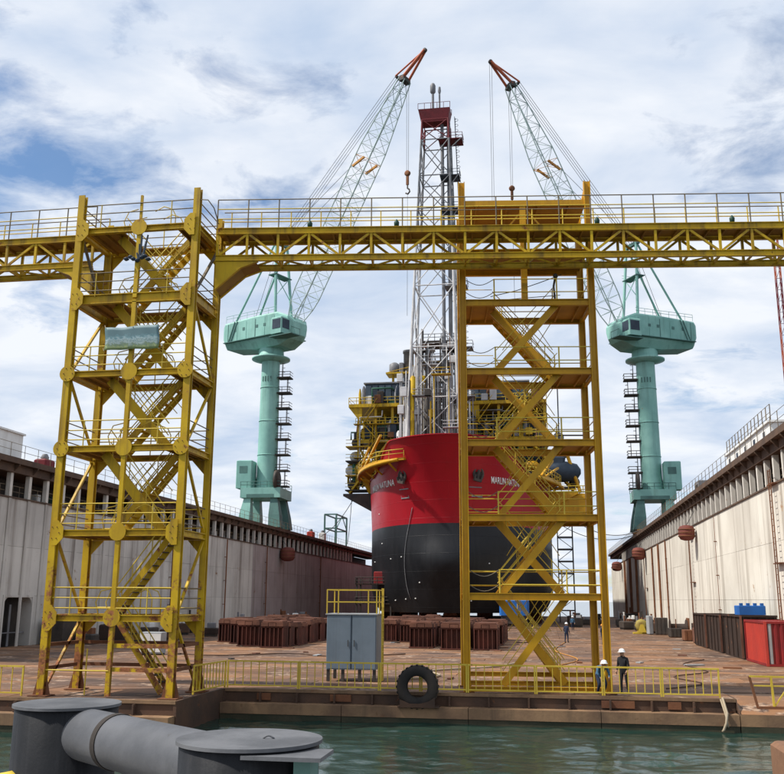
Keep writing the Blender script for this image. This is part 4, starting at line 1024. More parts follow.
# deck modules behind the bow
rm = random.Random(21)
def tank(x0, x1, y, z, r, mat, par):
    b = MB(); b.lathe([(r*.2, x0-r*.45), (r*.75, x0-r*.3), (r, x0), (r, x1), (r*.75, x1+r*.3), (r*.2, x1+r*.45)], (0, y, z), 20, axis='x'); return obj('tank', b, mat, par)
def module(x0, x1, y0, y1, name):
    b = MB(); b.box(x0, x1, y0, y1, 37.6, 38.2); top = obj('module_deck', b, 'yellow', ship)
    b = MB(); b.box(x0+1.6, x1, y0+.5, y1, 31.2, 31.7); low = obj('module_deck', b, 'yellow', ship)
    for x in [x0+1.8+(x1-x0-2.2)*i/3 for i in range(4)]:
        for y in (y0+.8, y1-.8):
            b = MB(); b.bar((x, y, 22.8), (x, y, 37.6), .45); obj('module_post', b, 'yellow', ship)
    for i in range(3):
        xa = x0+1.8+(x1-x0-2.2)*i/3; xb = x0+1.8+(x1-x0-2.2)*(i+1)/3
        b = MB(); b.bar((xa, y0+.7, 22.9) if i % 2 else (xb, y0+.7, 22.9), (xb, y0+.7, 31) if i % 2 else (xa, y0+.7, 31), .3); obj('module_brace', b, 'yellow', ship)
    b = MB(); b.prism([(x0, 37.6), (x0+2.4, 37.6), (x0+2.4, 34.6)], y0+.3, y0+.7); obj('deck_bracket', b, 'yellow', top)
    for (deck, zz) in ((top, 38.2), (low, 31.7)):
        b = MB(); xs0 = x0 if zz > 35 else x0+1.6
        for h in (.6, 1.2): b.tube((xs0, y0+.1, zz+h), (x1, y0+.1, zz+h), .06, 4); b.tube((xs0, y0+.1, zz+h), (xs0, y1, zz+h), .06, 4)
        for i in range(9): x = xs0+(x1-xs0)*i/8; b.tube((x, y0+.1, zz), (x, y0+.1, zz+1.2), .06, 4)
        obj('module_rail', b, 'yellow_rail', deck)
    return top, low
for (xa, xb) in ((-17.0, -8.6), (1.4, 15.0)):
    b = MB(); b.box(xa, xb, 33.0, 43.5, 23.0, 37.5); obj('module_core', b, 'blue_black', ship)
ml, mll = module(-20.0, -8.6, 24.0, 44.0, 'l')
mr, mrr = module(1.2, 15.4, 24.0, 44.0, 'r')
tank(-16.2, -10.2, 27.5, 33.6, 1.2, 'module_green', mll); tank(1.4, 9.0, 29, 34.2, 1.6, 'blue_black', mrr)
for m, x0, x1 in ((mll, -17.8, -9), (mrr, 2.0, 14.6)):
    for i in range(120):
        x = rm.uniform(x0-1.2, x1); y = rm.uniform(24.3, 31); z = rm.choice((24.0, 32.0)) if rm.random() < .8 else 38.3; k = rm.random()
        b = MB()
        if k < .35: b.bbox(x-.6, x+.6, y-.6, y+.6, z, z+rm.uniform(.8, 2.6), .1); nm = 'skid'
        elif k < .7: r = rm.uniform(.25, .6); b.lathe([(r*.6, z), (r, z+.3), (r, z+rm.uniform(1.2, 3.2)), (r*.4, z+3.4)], (x, y, 0), 10); nm = 'vessel'
        else:
            l = rm.uniform(1.5, 4); zz = z+rm.uniform(.5, 4.2); b.path([(x-l/2, y, z), (x-l/2, y, zz), (x+l/2, y, zz), (x+l/2, y+1, zz-rm.uniform(0, 1))], rm.uniform(.1, .22), 6); nm = 'pipe'
        obj(nm, b, rm.choice(('pipe_grey', 'module_green', 'tower_white', 'blue_black', 'yellow', 'dark_steel', 'pipe_grey', 'rust')), m)
for (xa, xb, za_, zb_) in ((-17.4, -8.8, 38.25, 42.4), (2.0, 12.2, 38.25, 42.0)):
    b = MB(); b.box(xa, xb, 26.4, 33, za_+.6, zb_); o = obj('cooler_bank', b, 'blue_black', ship)
    c = MB(); c.box(xa+.3, xb-.3, 26.8, 32.6, za_, za_+.59); obj('cooler_legs', c, 'dark_steel', o)
    for i in range(7):
        c = MB(); x = xa+(xb-xa)*(i+.1)/7; c.box(x, x+(xb-xa)/7-.25, 26.2, 26.39, za_+1.0, zb_-.3); obj('cooler_panel', c, 'cooler_blue' if i % 3 != 1 else 'blue_black', o)
    c = MB(); c.box(xa-.3, xb+.3, 26.1, 33.3, zb_, zb_+.25); obj('cooler_roof', c, 'pipe_grey', o)
# pipe bridges, ladders and risers stacked round the foot of the flare tower
for i in range(190):
    x = rm.uniform(-8.9, 2.4); y = rm.uniform(7.5, 20); z = rm.choice((24, 27, 30.5, 33, 36, 39.2, 42, 44.6)); l = rm.uniform(.8, 4.6); b = MB(); k = rm.random(); r = rm.uniform(.05, .15)
    if z > 40: x = rm.uniform(-6.2, .4); y = rm.uniform(10, 16)
    if k < .34: b.tube((x, y, 23), (x, y, z+l), r, 6); nm = 'pipe'
    elif k < .62: b.path([(x, y, 23), (x, y, z+l*.3), (x+l*.5, y, z+l*.3), (x+l*.5, y+.6, z+l*.6)], r, 6); nm = 'pipe'
    elif k < .66: r = .45; b.lathe([(r*.9, 23), (r, 23.3), (r, z), (r*.5, z+.4)], (x, y, 0), 12); nm = 'vessel'
    elif k < .80: b.bbox(x-.5, x+.5, y-.4, y+.4, z, z+rm.uniform(.5, 1.6), .06); b.bar((x, y, 23), (x, y, z), .16); nm = 'skid'
    else:
        b.bar((x-1.2, y, 23), (x-1.2, y, z), .16); b.bar((x+1.2, y, 23), (x+1.2, y, z), .16)
        b.box(x-1.6, x+1.6, y-.7, y+.7, z, z+.12); nm = 'catwalk'
        for h in (.6, 1.1): b.tube((x-1.6, y-.7, z+h), (x+1.6, y-.7, z+h), .05, 4)
    obj(nm, b, rm.choice(('pipe_grey', 'tower_white', 'dark_steel', 'pipe_grey', 'dark_steel', 'tower_white', 'tower_white', 'pipe_grey', 'yellow', 'rust')), ship)
for (xa, xb) in ((-19.2, -8.8), (1.4, 15.2)):
    for z in (25.6, 28.3, 34.4):
        b = MB(); b.box(xa+rm.uniform(0, 1), xb, 23.6, 25.0, z, z+.12); o = obj('gallery', b, 'yellow', ship)
        c = MB()
        for h in (.55, 1.1): c.tube((xa+.6, 23.7, z+h), (xb, 23.7, z+h), .05, 4)
        for i in range(10): x = xa+.6+(xb-xa-.6)*i/9; c.tube((x, 23.7, z), (x, 23.7, z+1.1), .045, 4)
        obj('gallery_rail', c, 'yellow_rail', o)
    for k, (z, z2) in enumerate(((23.2, 25.6), (25.6, 28.3), (28.3, 31.6), (31.6, 34.4), (34.4, 38.0))):
        x = xa+2.0+(2.6 if k % 2 else 0); x2 = xa+2.0+(0 if k % 2 else 2.6)
        b = MB(); b.bar((x, 23.3, z), (x2, 23.3, z2), .5, .14); b.tube((x, 23.1, z+1), (x2, 23.1, z2+1), .05, 4); obj('gallery_stair', b, 'yellow', ship)
    for i in range(26):
        x = rm.uniform(xa+.5, xb-.3); z = rm.uniform(23.5, 37); l = rm.uniform(1.5, 5); b = MB(); y = rm.uniform(23.9, 24.9); r = rm.uniform(.06, .15)
        b.path([(x, y, 23), (x, y, z), (min(x+l, xb), y, z), (min(x+l, xb), y+.4, z+rm.uniform(.3, 1.5))], r, 6); obj('pipe', b, rm.choice(('yellow', 'pipe_grey', 'tower_white', 'module_green', 'rust', 'yellow')), ship)
# exhaust stack and its yellow landing
b = MB(); b.lathe([(.95, 38.2), (.95, 48.4), (1.1, 48.4), (1.1, 48.9)], (-9.6, 28, 0), 14); obj('exhaust_stack', b, 'pipe_grey', ship)
b = MB(); b.box(-13.6, -8.2, 26.2, 29.8, 44.2, 44.5); b.bar((-12.5, 28, 38.2), (-12.5, 28, 44.2), .4); b.tube((-13.4, 26.4, 44.5), (-8.4, 26.4, 45.6), .06, 4); obj('stack_landing', b, 'yellow', ship)
b = MB(); b.lathe([(.8, 44.5), (1.0, 45), (1.0, 46.2), (.4, 46.6)], (-12.2, 27.6, 0), 10); b.bbox(-11.2, -10.4, 26.6, 28, 44.5, 46.4, .1); obj('vessel', b, 'pipe_grey', ship)
# dark central pipe rack between the modules
b = MB(); b.box(-8.4, 1.0, 26.5, 40, 23, 30.5); obj('pipe_rack', b, 'dark_steel', ship)
for z in (31.4, 35.6, 39.0, 44.0, 47.6):
    b = MB(); b.box(-7.6 if z < 43 else -5.8, .9, 22.0 if z < 43 else 18, 27 if z < 43 else 23, z, z+.3); o = obj('rack_deck', b, 'dark_steel', ship)
    c = MB(); xa = -7.6 if z < 43 else -5.8; yq = 22.0 if z < 43 else 18
    for h in (.6, 1.2): c.tube((xa, yq, z+.3+h), (.9, yq, z+.3+h), .06, 4)
    for i in range(7): c.tube((xa+(.9-xa)*i/6, yq, z+.3), (xa+(.9-xa)*i/6, yq, z+1.5), .06, 4)
    obj('rack_rail', c, 'pipe_grey', o)
for i in range(60):
    x = rm.uniform(-7.8, 1.2); y = rm.uniform(17, 26); z = rm.uniform(24, 44); l = rm.uniform(1, 7); b = MB(); k = rm.random(); r = rm.uniform(.1, .3)
    if k < .45: b.tube((x, y, 23), (x, y, z+l*.6), r, 7)
    elif k < .7: b.path([(x, y, 23), (x, y, z), (x+l*.4, y, z), (x+l*.4, y, z+l*.4), (min(x+l, 1.6), y+.5, z+l*.4)], r, 6)
    elif k < .85: b.lathe([(.5, 23), (.6, 23.4), (.6, z), (.3, z+.5)], (x, y, 0), 12)
    else: b.bbox(x-.7, x+.7, y-.5, y+.5, z, z+1.4, .08); b.bar((x, y, 23), (x, y, z), .2)
    obj(('pipe', 'pipe', 'vessel', 'skid')[0 if k < .45 else 1 if k < .7 else 2 if k < .85 else 3], b, rm.choice(('pipe_grey', 'tower_white', 'dark_steel', 'pipe_grey', 'blue_black', 'tower_red', 'tower_white')), ship)
# outboard fairleads, rolls and stairs on both sides
for sg, x in ((-1, -19.4), (1, 19.0)):
    for k in range(4):
        z = 23.6+k*2.6; xx = x if sg < 0 else x-k*.8
        b = MB(); b.lathe([(.5, -.9), (.95, -.7), (.95, .7), (.5, .9)], (xx+rm.uniform(-.3, .8), 24.5+rm.uniform(0, 2), z), 12, axis='y'); o = obj('hose_reel', b, rm.choice(('dark_steel', 'tower_white', 'pipe_grey')), ship)
        b = MB(); b.box(min(xx-.9, 0) if sg < 0 else xx-3.4, xx+3.4 if sg < 0 else xx+.9, 23.4, 27, z-1.15, z-.95); obj('side_landing', b, 'yellow' if k % 2 else 'dark_steel', o)
        c = MB()
        for h in (.5, 1.1): c.tube((xx-.9*1 if sg < 0 else xx-3.4, 23.5, z-.95+h), (xx+3.4 if sg < 0 else xx+.9, 23.5, z-.95+h), .05, 4)
        obj('landing_rail', c, 'yellow_rail', o)
    b = MB(); b.prism([(sg*15.2, 18.6), (sg*20.2, 21.3), (sg*20.2, 21.7), (sg*15.2, 21.7)][::sg], 21.5, 27.5); obj('side_sponson', b, 'dark_steel' if sg < 0 else 'yellow_clean', ship)
    b = MB(); b.bar((sg*19.5, 24, 22), (sg*12.0, 21.5, 30.8), .8, .35); obj('side_stair', b, 'yellow', ship)
# lifeboat platform on the right: yellow box, dark boat
b = MB(); b.bbox(15.2, 22.0, 22.0, 27.5, 17.9, 21.4, .5); obj('lifeboat_platform', b, 'yellow_clean', ship)
b = MB()
for h in (.6, 1.2): b.tube((15, 21.9, 21.4+h), (22.2, 21.9, 21.4+h), .07, 4)
for i in range(7): b.tube((15+i*1.2, 21.9, 21.4), (15+i*1.2, 21.9, 22.6), .07, 4)
obj('platform_rail', b, 'yellow_rail', ship)
b = MB(); b.lathe([(.3, -3.6), (1.2, -3.0), (1.75, -1.4), (1.8, 1.2), (1.3, 3.0), (.4, 3.6)], (17.2, 23.4, 25.2), 16, axis='x'); b.bbox(15.6, 18.2, 22.4, 24.4, 26.3, 27.9, .4); obj('lifeboat', b, 'blue_black', ship)
b = MB(); b.tube((14.2, 22.6, 21.5), (15.4, 22.6, 27.5), .35, 8); b.tube((20.6, 22.6, 21.5), (18.6, 22.6, 28), .3, 8); b.lathe([(.3, -1.2), (.8, -.7), (.8, .7), (.3, 1.2)], (12.6, 22.2, 26.2), 12, axis='x'); obj('davit', b, 'yellow_clean', ship)
# flare tower
def flare():
    zb, ztp = 27.5, 86.5; cx, cy = -2.9, 13.0
    def hw(z): f = (z-zb)/(ztp-zb); return 4.3*(1-f)+2.3*f
    def c4(z, i): a, c = ((-1, -1), (1, -1), (1, 1), (-1, 1))[i]; f = (z-zb)/(ztp-zb); return Vector((cx+a*hw(z)+f*.4, cy+c*hw(z)*.85, z))
    b = MB(); b.box(cx-4.8, cx+4.8, cy-4.2, cy+4.2, 22.75, 27.4); base = obj('flare_tower_base', b, 'dark_steel', ship)
    lv = [27.5, 36, 44.6, 55.4, 63, 69.5, 75.7, 82.6, 86.5]
    for k in range(len(lv)-1):
        mt = 'tower_red' if lv[k] > 76 else ('pipe_grey' if lv[k] > 60 else 'tower_white')
        for i in range(4):
            b = MB(); b.tube(c4(lv[k], i), c4(lv[k+1], i), .27-.015*k, 8, caps=False); obj('tower_leg', b, mt, base)
        b = MB()
        for i in range(4):
            j = (i+1) % 4; b.tube(c4(lv[k], i), c4(lv[k+1], j), .09, 5); b.tube(c4(lv[k], j), c4(lv[k+1], i), .09, 5); b.tube(c4(lv[k+1], i), c4(lv[k+1], j), .11, 5)
        obj('tower_bracing', b, mt, base)
    for (dx, dy, r) in ((1.3, .2, .3), (2.4, .6, .34)):
        b = MB(); b.tube((cx+dx+.3, cy+dy, 24), (cx+dx+.1, cy+dy, 87), r, 10); obj('riser_pipe', b, 'pipe_grey', base)
    b = MB(); z0, z1 = 86.5, 88.9; vs_ = [(cx-2.2, cy-1.1, z0), (cx+2.6, cy-1.1, z0), (cx+2.6, cy+1.1, z0), (cx-2.2, cy+1.1, z0), (cx-2.7, cy-1.5, z1), (cx+3.0, cy-1.5, z1), (cx+3.0, cy+1.5, z1), (cx-2.7, cy+1.5, z1)]
    b.add(vs_, [(3, 2, 1, 0), (4, 5, 6, 7), (0, 1, 5, 4), (1, 2, 6, 5), (2, 3, 7, 6), (3, 0, 4, 7)]); obj('head_screen', b, 'tower_red', base)
    b = MB()
    for a in range(12): x = cx-2.7+5.7*(a % 6)/5; y = cy-1.5 if a < 6 else cy+1.5; b.tube((x, y, z1), (x, y, z1+1.1), .05, 4)
    b.tube((cx-2.7, cy-1.5, z1+1.1), (cx+3, cy-1.5, z1+1.1), .05, 4); b.tube((cx-2.7, cy+1.5, z1+1.1), (cx+3, cy+1.5, z1+1.1), .05, 4); obj('head_rail', b, 'tower_red', base)
    b = MB(); b.tube((cx-.2, cy, 88), (cx-.2, cy, 92.6), .22, 8); b.lathe([(.25, 92.6), (.5, 92.9), (.5, 94.2), (.3, 94.6)], (cx-.2, cy, 0), 12); obj('flare_tip', b, 'pipe_grey', base)
    b = MB(); b.tube((cx+1.0, cy, 88), (cx+1.0, cy, 93.2), .16, 8); b.lathe([(.2, 92.6), (.28, 93), (.2, 93.8)], (cx+1.0, cy, 0), 10); obj('flare_tip', b, 'pipe_grey', base)
    for z, w in ((82.5, 2.4), (75.6, 1.6), (69.4, 1.4), (55.4, 2.0), (44.6, 2.4), (36, 2.2)):
        x1 = cx+hw(z)+.3; b = MB(); b.box(x1-1.8, x1+w, cy-2.0, cy+1.0, z, z+.12); o = obj('tower_landing', b, 'tower_red' if z > 76 else 'blue_black' if z > 60 else 'pipe_grey', base)
        c = MB()
        for h in (.6, 1.15): c.tube((x1-1.8, cy-2.0, z+h), (x1+w, cy-2.0, z+h), .05, 4); c.tube((x1+w, cy-2.0, z+h), (x1+w, cy+1.0, z+h), .05, 4)
        obj('landing_rail', c, 'tower_red' if z > 76 else 'blue_black' if z > 60 else 'pipe_grey', o)
        c = MB(); c.bar((x1-.3, cy-2, z-2.4), (x1+w-.2, cy-2, z), .14); obj('landing_strut', c, 'pipe_grey', o)
    zz = 36
    while zz < 86:
        f = (zz-zb)/(ztp-zb); x1 = cx+hw(zz)+1.5; b = MB()
        for dy in (-.35, .35): b.bar((x1, cy+dy-1, zz), (x1-.1, cy+dy-1, zz+3), .09)
        for i in range(6): b.bar((x1, cy-1.35, zz+.25+i*.5), (x1, cy-.65, zz+.25+i*.5), .06)
        for i in range(3): b.path([(x1+.5*math.sin(a*math.pi/4), cy-1-.5*math.cos(a*math.pi/4), zz+.5+i) for a in range(5)], .04, 4)
        obj('caged_ladder', b, 'blue_black' if zz > 60 else 'pipe_grey', base); zz += 3
flare()

# mooring lines and service cables to the ship
def line(label, p, q, sag, r=.06, mat='wire', cat='cable'):
    p, q = Vector(p), Vector(q); b = MB(); n = 20
    b.path([p.lerp(q, i/n)-Vector((0, 0, sag*4*(i/n)*(1-i/n))) for i in range(n+1)], r, 5); return tag(obj('mooring_line', b, mat), label, cat)
line('upper thin line from the left wall deck up to the ship', (XL-.3, 196, 15.2), (-34.0, 163, 22.5), 1.5)
line('lower thin line from the left wall deck up to the ship', (XL-.3, 172, 15.2), (-33.6, 163, 21.5), 1.0)
line('thin line sagging from the ship to the right wall deck', (3.5, 161, 18.2), (XR+.4, 150, 15.0), 2.4)
line('second thin line sagging from the ship to the right wall deck', (1.5, 164, 17.2), (XR+.4, 166, 15.0), 2.0)

# ------------------------------------------------------------------ keel blocks
def keel_block_proto(w, d, h):
    t = thing('keel_block', '', 'keel block')
    b = MB(); b.box(-w/2+.2, w/2-.2, 0.22, d-.22, .1, h-.42)
    for i in range(6): x = -w/2+.06+i*(w-.12)/5; b.box(x-.04, x+.04, 0, d, .1, h-.42)
    for i in range(1, 3): y = .002+i*(d-.1)/3; b.box(-w/2+.003, w/2-.003, y, y+.08, .1, h-.43)
    b.box(-w/2, w/2, 0, d, h-.52, h-.42); obj('steel_body', b, 'block', t)
    b = MB(); b.box(-w/2-.05, w/2+.05, -.05, d+.05, .015, .1); obj('foot_plate', b, 'block', t)
    for i in range(3):
        c = MB(); c.box(-w/2+.02+i*w/3, -w/2-.02+(i+1)*w/3, -.04, d+.04, h-.41, h-.13-.03*(i % 2)); obj('timber', c, 'timber', t)
    c = MB(); c.box(-w/2+.1, w/2-.1, .02, d*.5-.02, h-.13, h); c.box(-w/2+.05, w/2-.15, d*.5+.02, d, h-.13, h-.01); obj('timber', c, 'timber', t)
    return t
rows_k = [(-28.2, 81.5, ''), (-26.0, 78.5, ''), (-24.0, 74.6, ''), (-21.6, 73.2, ''), (-15.0, 87.5, ''), (-12.6, 86.0, ''), (-10.0, 76.0, ''), (-7.3, 74.2, ''), (-4.9, 74.0, '')]
names_row = ['row nearest the left wall', 'second row from left', 'third row from left', 'fourth row from left', 'row beside the grey cabinet', 'row right of the cabinet', 'third row from right', 'second row from right', 'rightmost row behind the tower']
protos = [keel_block_proto(1.6, 1.45, 2.05), keel_block_proto(1.85, 1.5, 2.0), keel_block_proto(2.1, 1.6, 2.05)]
used = set(); ordinal = ['first', 'second', 'third', 'fourth', 'fifth', 'sixth', 'seventh', 'eighth', 'ninth', 'tenth']
for r, (x, y0, _) in enumerate(rows_k):
    kind = (0, 0, 1, 1, 2, 0, 1, 2, 1)[r]
    for i in range(10):
        if kind in used: o = copy_tree(protos[kind])
        else: o = protos[kind]; used.add(kind)
        o.location = (x+rm.uniform(-.12, .12), y0+i*2.15+rm.uniform(-.2, .2), 0.01); o.rotation_euler = (0, 0, rm.uniform(-.05, .05)); o.scale = (1, 1, rm.uniform(.93, 1.06))
        tag(o, 'rusty keel block, %s from the front in the %s' % (ordinal[i], names_row[r]), 'keel block', 'keel blocks on the dock floor')
# blocks under the hull itself
for i in range(2):
    for j, dx in enumerate((-12.4, -8.6, -4.6, 0, 4.6, 8.6, 12.4)):
        o = copy_tree(protos[2]); o.location = (SX+dx, 143+abs(dx)*1.5+i*6, 0.01); o.scale = (1, 1, 1.83/2.05)
        tag(o, 'dark keel block carrying the hull bottom', 'keel block', 'keel blocks under the hull')

# ------------------------------------------------------------------ edge railings
def guard_rail(p, q, label, n, h=1.12, top=True):
    p, q = Vector(p), Vector(q); d = q-p; L = d.length
    t = thing('guard_rail', label, 'railing', p, math.atan2(d.y, d.x), 'yellow railings on the dock edge')
    for z, r in ((h, .035), (.13, .028)):
        b = MB(); b.bar((0, 0, z), (L, 0, z), r*2, r*1.8); obj('rail', b, 'yellow_rail', t)
    bal = MB(); bal.bar((0, 0, .14), (0, 0, h-.03), .034, .034)
    proto = None
    for i in range(n+1):
        x = L*i/n
        if i in (0, n):
            b = MB(); b.bar((x+(.03 if i == 0 else -.03), 0, .02), (x+(.03 if i == 0 else -.03), 0, h-.03), .06, .06); obj('post', b, 'yellow_rail', t); continue
        if proto is None: proto = obj('baluster', bal, 'yellow_rail', t); o = proto
        else: o = proto.copy(); col.objects.link(o); o.parent = t
        o.location = (x+rm.uniform(-.01, .01), 0, 0); o.rotation_euler = (0, rm.uniform(-.012, .012), 0)
xs = [-13.8, -10.6, -7.1, -5.35, -3.4, -0.6, 2.1, 4.4, 6.65]
rl = ['yellow railing at the corner beside the left tower', 'yellow railing in front of the grey cabinet', 'yellow railing left of the tyre fender', 'yellow railing between the tyre and the right tower leg', 'yellow railing in front of the left part of the right tower', 'yellow railing in front of the right part of the right tower', 'yellow railing where the two workers stand', 'yellow railing ending at the hanging rope']
for i in range(8): guard_rail((xs[i]+.01, YE-.06, .03), (xs[i+1]-.01, YE-.06, .03), rl[i], max(3, round((xs[i+1]-xs[i])/.34)))
guard_rail((-14.05, 36.9, .03), (-13.84, 40.15, .03), 'yellow railing running back along the side of the left platform', 10)
guard_rail((-27.0, 35.05, .03), (-20.3, 35.05, .03), 'yellow railing left of the left tower', 14)
t = thing('guard_rail', 'tilted rusty yellow railing at the right edge of the dock', 'railing', (8.05, 40.35, -.36), R(1), 'yellow railings on the dock edge')
for a, c, w in (((-.25, 0, 1.25), (5, .1, 1.2), .07), ((-.1, 0, .9), (5, .1, .86), .05), ((0, 0, .06), (5, .1, .06), .12)):
    b = MB(); b.bar(a, c, w); obj('rail', b, 'yellow_rail' if w != .12 else 'rust', t)
for x in (0, .62, 1.5, 2.4, 3.3, 4.2): 
    b = MB(); b.bar((x, .02, .05), (x-.25 if x == 0 else x-.05, .02, 1.25), .08 if x else .09); obj('post', b, 'rust' if x == 0 else 'yellow_rail', t)
b = MB(); b.bar((.62, .02, .1), (1.4, .02, 1.15), .05); obj('brace', b, 'yellow_rail', t)
# rope at the rail end
b = MB(); b.path([(6.7, YE-.1, .05), (6.72, YE-.8, -.45), (6.66, YE-.84, -.8), (6.55, YE-.85, -1.05), (6.5, YE-.83, -1.12)], .05, 6); b.path([(6.62, YE-.12, .0), (6.66, YE-.78, -.5), (6.72, YE-.83, -.95)], .035, 6)
tag(obj('hanging_rope', b, 'rope'), 'pale rope hanging over the dock edge at the rail end', 'rope')

# tyre fender
t = thing('tyre_fender', 'black tyre standing on the dock edge on a rusty bracket', 'tyre', (-5.42, YE-.55, 0))
b = MB()
prof = [(.43, -.16), (.50, -.24), (.70, -.25), (.82, -.20), (.86, -.08), (.86, .08), (.82, .20), (.70, .25), (.50, .24), (.43, .16), (.47, .10), (.47, -.10), (.43, -.16)]
n = 36; vs_ = []
for r, w in prof:
    for i in range(n): a = 2*math.pi*i/n; vs_.append((r*math.cos(a), w, .28+r*math.sin(a)))
b.add(vs_, [(k*n+i, k*n+(i+1) % n, (k+1)*n+(i+1) % n, (k+1)*n+i) for k in range(len(prof)-1) for i in range(n)], 0, True); tyre = obj('tyre', b, 'rubber', t)
for i in range(24):
    a = 2*math.pi*i/24; c = MB(); c.bar((.865*math.cos(a), -.19, .28+.865*math.sin(a)), (.865*math.cos(a+.05), .19, .28+.865*math.sin(a+.05)), .09, .03, up=(math.cos(a), 0, math.sin(a))); obj('tread_lug', c, 'rubber', tyre)
b = MB(); b.prism([(-.7, -.51), (.75, -.51), (.75, -.1), (.45, -.28), (.1, -.36), (-.3, -.36), (-.7, -.2)], -.32, -.27); b.box(-.8, .9, -.3, .5, -.508, -.47); obj('bracket', b, 'edge_dark', t)

# ------------------------------------------------------------------ grey cabinet with railed roof
t = thing('control_cabinet', 'grey steel cabinet with yellow railed roof behind the dock railing', 'cabinet', (-10.45, 44.6, 0), R(2))
for k in range(2):
    b = MB(); b.bbox(k*1.2+.008, k*1.2+1.192, 0, 1.9, .55, 3.05, .02); o = obj('cabinet_body', b, 'cabinet', t)
    c = MB(); c.box(k*1.2+.05, k*1.2+1.15, -.03, -.003, .6, 3.0); d = obj('door', c, 'cabinet', o)
    c = MB(); c.bar((k*1.2+(1.05 if k == 0 else .15), -.06, 1.6), (k*1.2+(1.05 if k == 0 else .15), -.06, 1.9), .03); obj('handle', c, 'dark_steel', d if False else o)
b = MB(); b.box(-.06, 2.46, -.06, 1.96, 3.055, 3.11); obj('roof', b, 'primer_grey', t)
for x, y in ((.1, .1), (.8, .1), (1.6, .1), (2.3, .1), (.1, 1.8), (2.3, 1.8)):
    b = MB(); b.bar((x, y, .012), (x, y, .55), .14); obj('foot', b, 'dark_steel', t)
for z in (3.65, 4.22):
    for p, q in (((0, 0), (2.4, 0)), ((2.4, 0), (2.4, 1.9)), ((0, 1.9), (2.4, 1.9)), ((0, 0), (0, 1.9))):
        b = MB(); b.bar((p[0], p[1], z), (q[0], q[1], z), .05); obj('roof_rail', b, 'yellow_rail', t)
for x, y in ((0, 0), (.55, 0), (2.0, 0), (2.4, 0), (0, 1.9), (2.4, 1.9), (2.4, .95)):
    b = MB(); b.bar((x, y, 3.11), (x, y, 4.22), .05); obj('rail_post', b, 'yellow_rail', t)
b = MB()
for y in (.3, .75): b.bar((2.62, y, .02), (2.62, y, 4.3), .055)
b2 = obj('ladder', b, 'yellow_rail', t)
for i in range(11): c = MB(); c.tube((2.62, .3, .35+i*.33), (2.62, .75, .35+i*.33), .018, 5); obj('rung', c, 'yellow_rail', b2)

# ------------------------------------------------------------------ bins, containers and gear along the right wall
def steel_bin(loc, sx, sy, sz, label, mat='bin_brown', inner='dark_steel'):
    t = thing('steel_bin', label, 'steel bin', loc)
    for nm, a in (('side', (0, .08, 0, sy, .1, sz)), ('side', (sx-.08, sx, 0, sy, .1, sz)), ('end', (.081, sx-.081, 0, .08, .1, sz)), ('end', (.081, sx-.081, sy-.08, sy, .1, sz)), ('bottom', (0, sx, 0, sy, .02, .1))):
        b = MB(); b.box(*a); obj(nm, b, mat, t)
    n = 5
    for i in range(n):
        b = MB(); y = .1+i*(sy-.3)/(n-1); b.box(-.07, -.003, y, y+.1, .1, sz-.1); obj('rib', b, mat, t)
        b = MB(); x = .1+i*(sx-.3)/(n-1); b.box(x, x+.1, -.07, -.003, .1, sz-.1); obj('rib', b, mat, t)
    b = MB(); b.box(-.1, sx+.02, -.1, -.004, sz-.1, sz+.03); b.box(-.1, -.004, 0, sy, sz-.1, sz+.03); obj('rim', b, mat, t)
    b = MB(); b.box(-.12, .02, -.14, -.101, .1, sz); obj('corner_post', b, 'timber' if mat == 'bin_brown' else mat, t)
steel_bin((12.75, 67.2, 0), 2.3, 6.6, 2.85, 'dark brown steel bin directly behind the red container')
steel_bin((12.75, 75.0, 0), 2.3, 6.0, 2.8, 'middle dark steel bin below the blue crate')
steel_bin((12.75, 82.0, 0), 2.3, 6.2, 2.75, 'farthest dark brown steel bin against the cream wall')
def container():
    t = thing('shipping_container', 'red steel container with grey primer patch at the right edge', 'container', (12.75, 60.4, 0))
    sx, sy, sz = 2.35, 6.0, 2.62
    b = MB(); b.box(.1, sx-.1, .1, sy-.1, .15, sz-.05); obj('box', b, 'container_red', t)
    for x in (0, sx-.14):
        for y in (0, sy-.14):
            b = MB(); b.box(x, x+.14, y, y+.14, .02, sz); obj('corner_post', b, 'container_red_lit' if x == 0 and y == 0 else 'container_red', t)
    for z in (.02, sz-.13):
        b = MB(); b.box(.141, sx-.141, 0, .12, z, z+.13); b.box(.141, sx-.141, sy-.12, sy, z, z+.13); b.box(0, .12, .141, sy-.141, z, z+.13); b.box(sx-.12, sx, .141, sy-.141, z, z+.13); obj('frame', b, 'container_red', t)
    for i in range(18):
        b = MB(); y = .2+i*.31; b.prism([(.1, y), (.03, y+.05), (.03, y+.15), (.1, y+.2)], .16, sz-.14, 'z'); obj('corrugation', b, 'container_red_lit', t)
    for i in range(6):
        b = MB(); x = .2+i*.34; b.prism([(x, .1), (x+.05, .03), (x+.17, .03), (x+.22, .1)], .16, sz-.14, 'z'); obj('corrugation', b, 'primer_grey' if i == 0 else 'container_red', t)
container()
t = thing('blue_crate', 'bright blue open crate sitting on the dark steel bins', 'crate', (12.8, 68.0, 2.89))
b = MB(); b.bbox(0, 1.75, 0, 1.6, .0, .62, .04); obj('body', b, 'blue', t)
for i in range(4): b = MB(); b.box(.1+i*.45, .3+i*.45, .02, .3, .621, .78); obj('lug', b, 'blue', t)

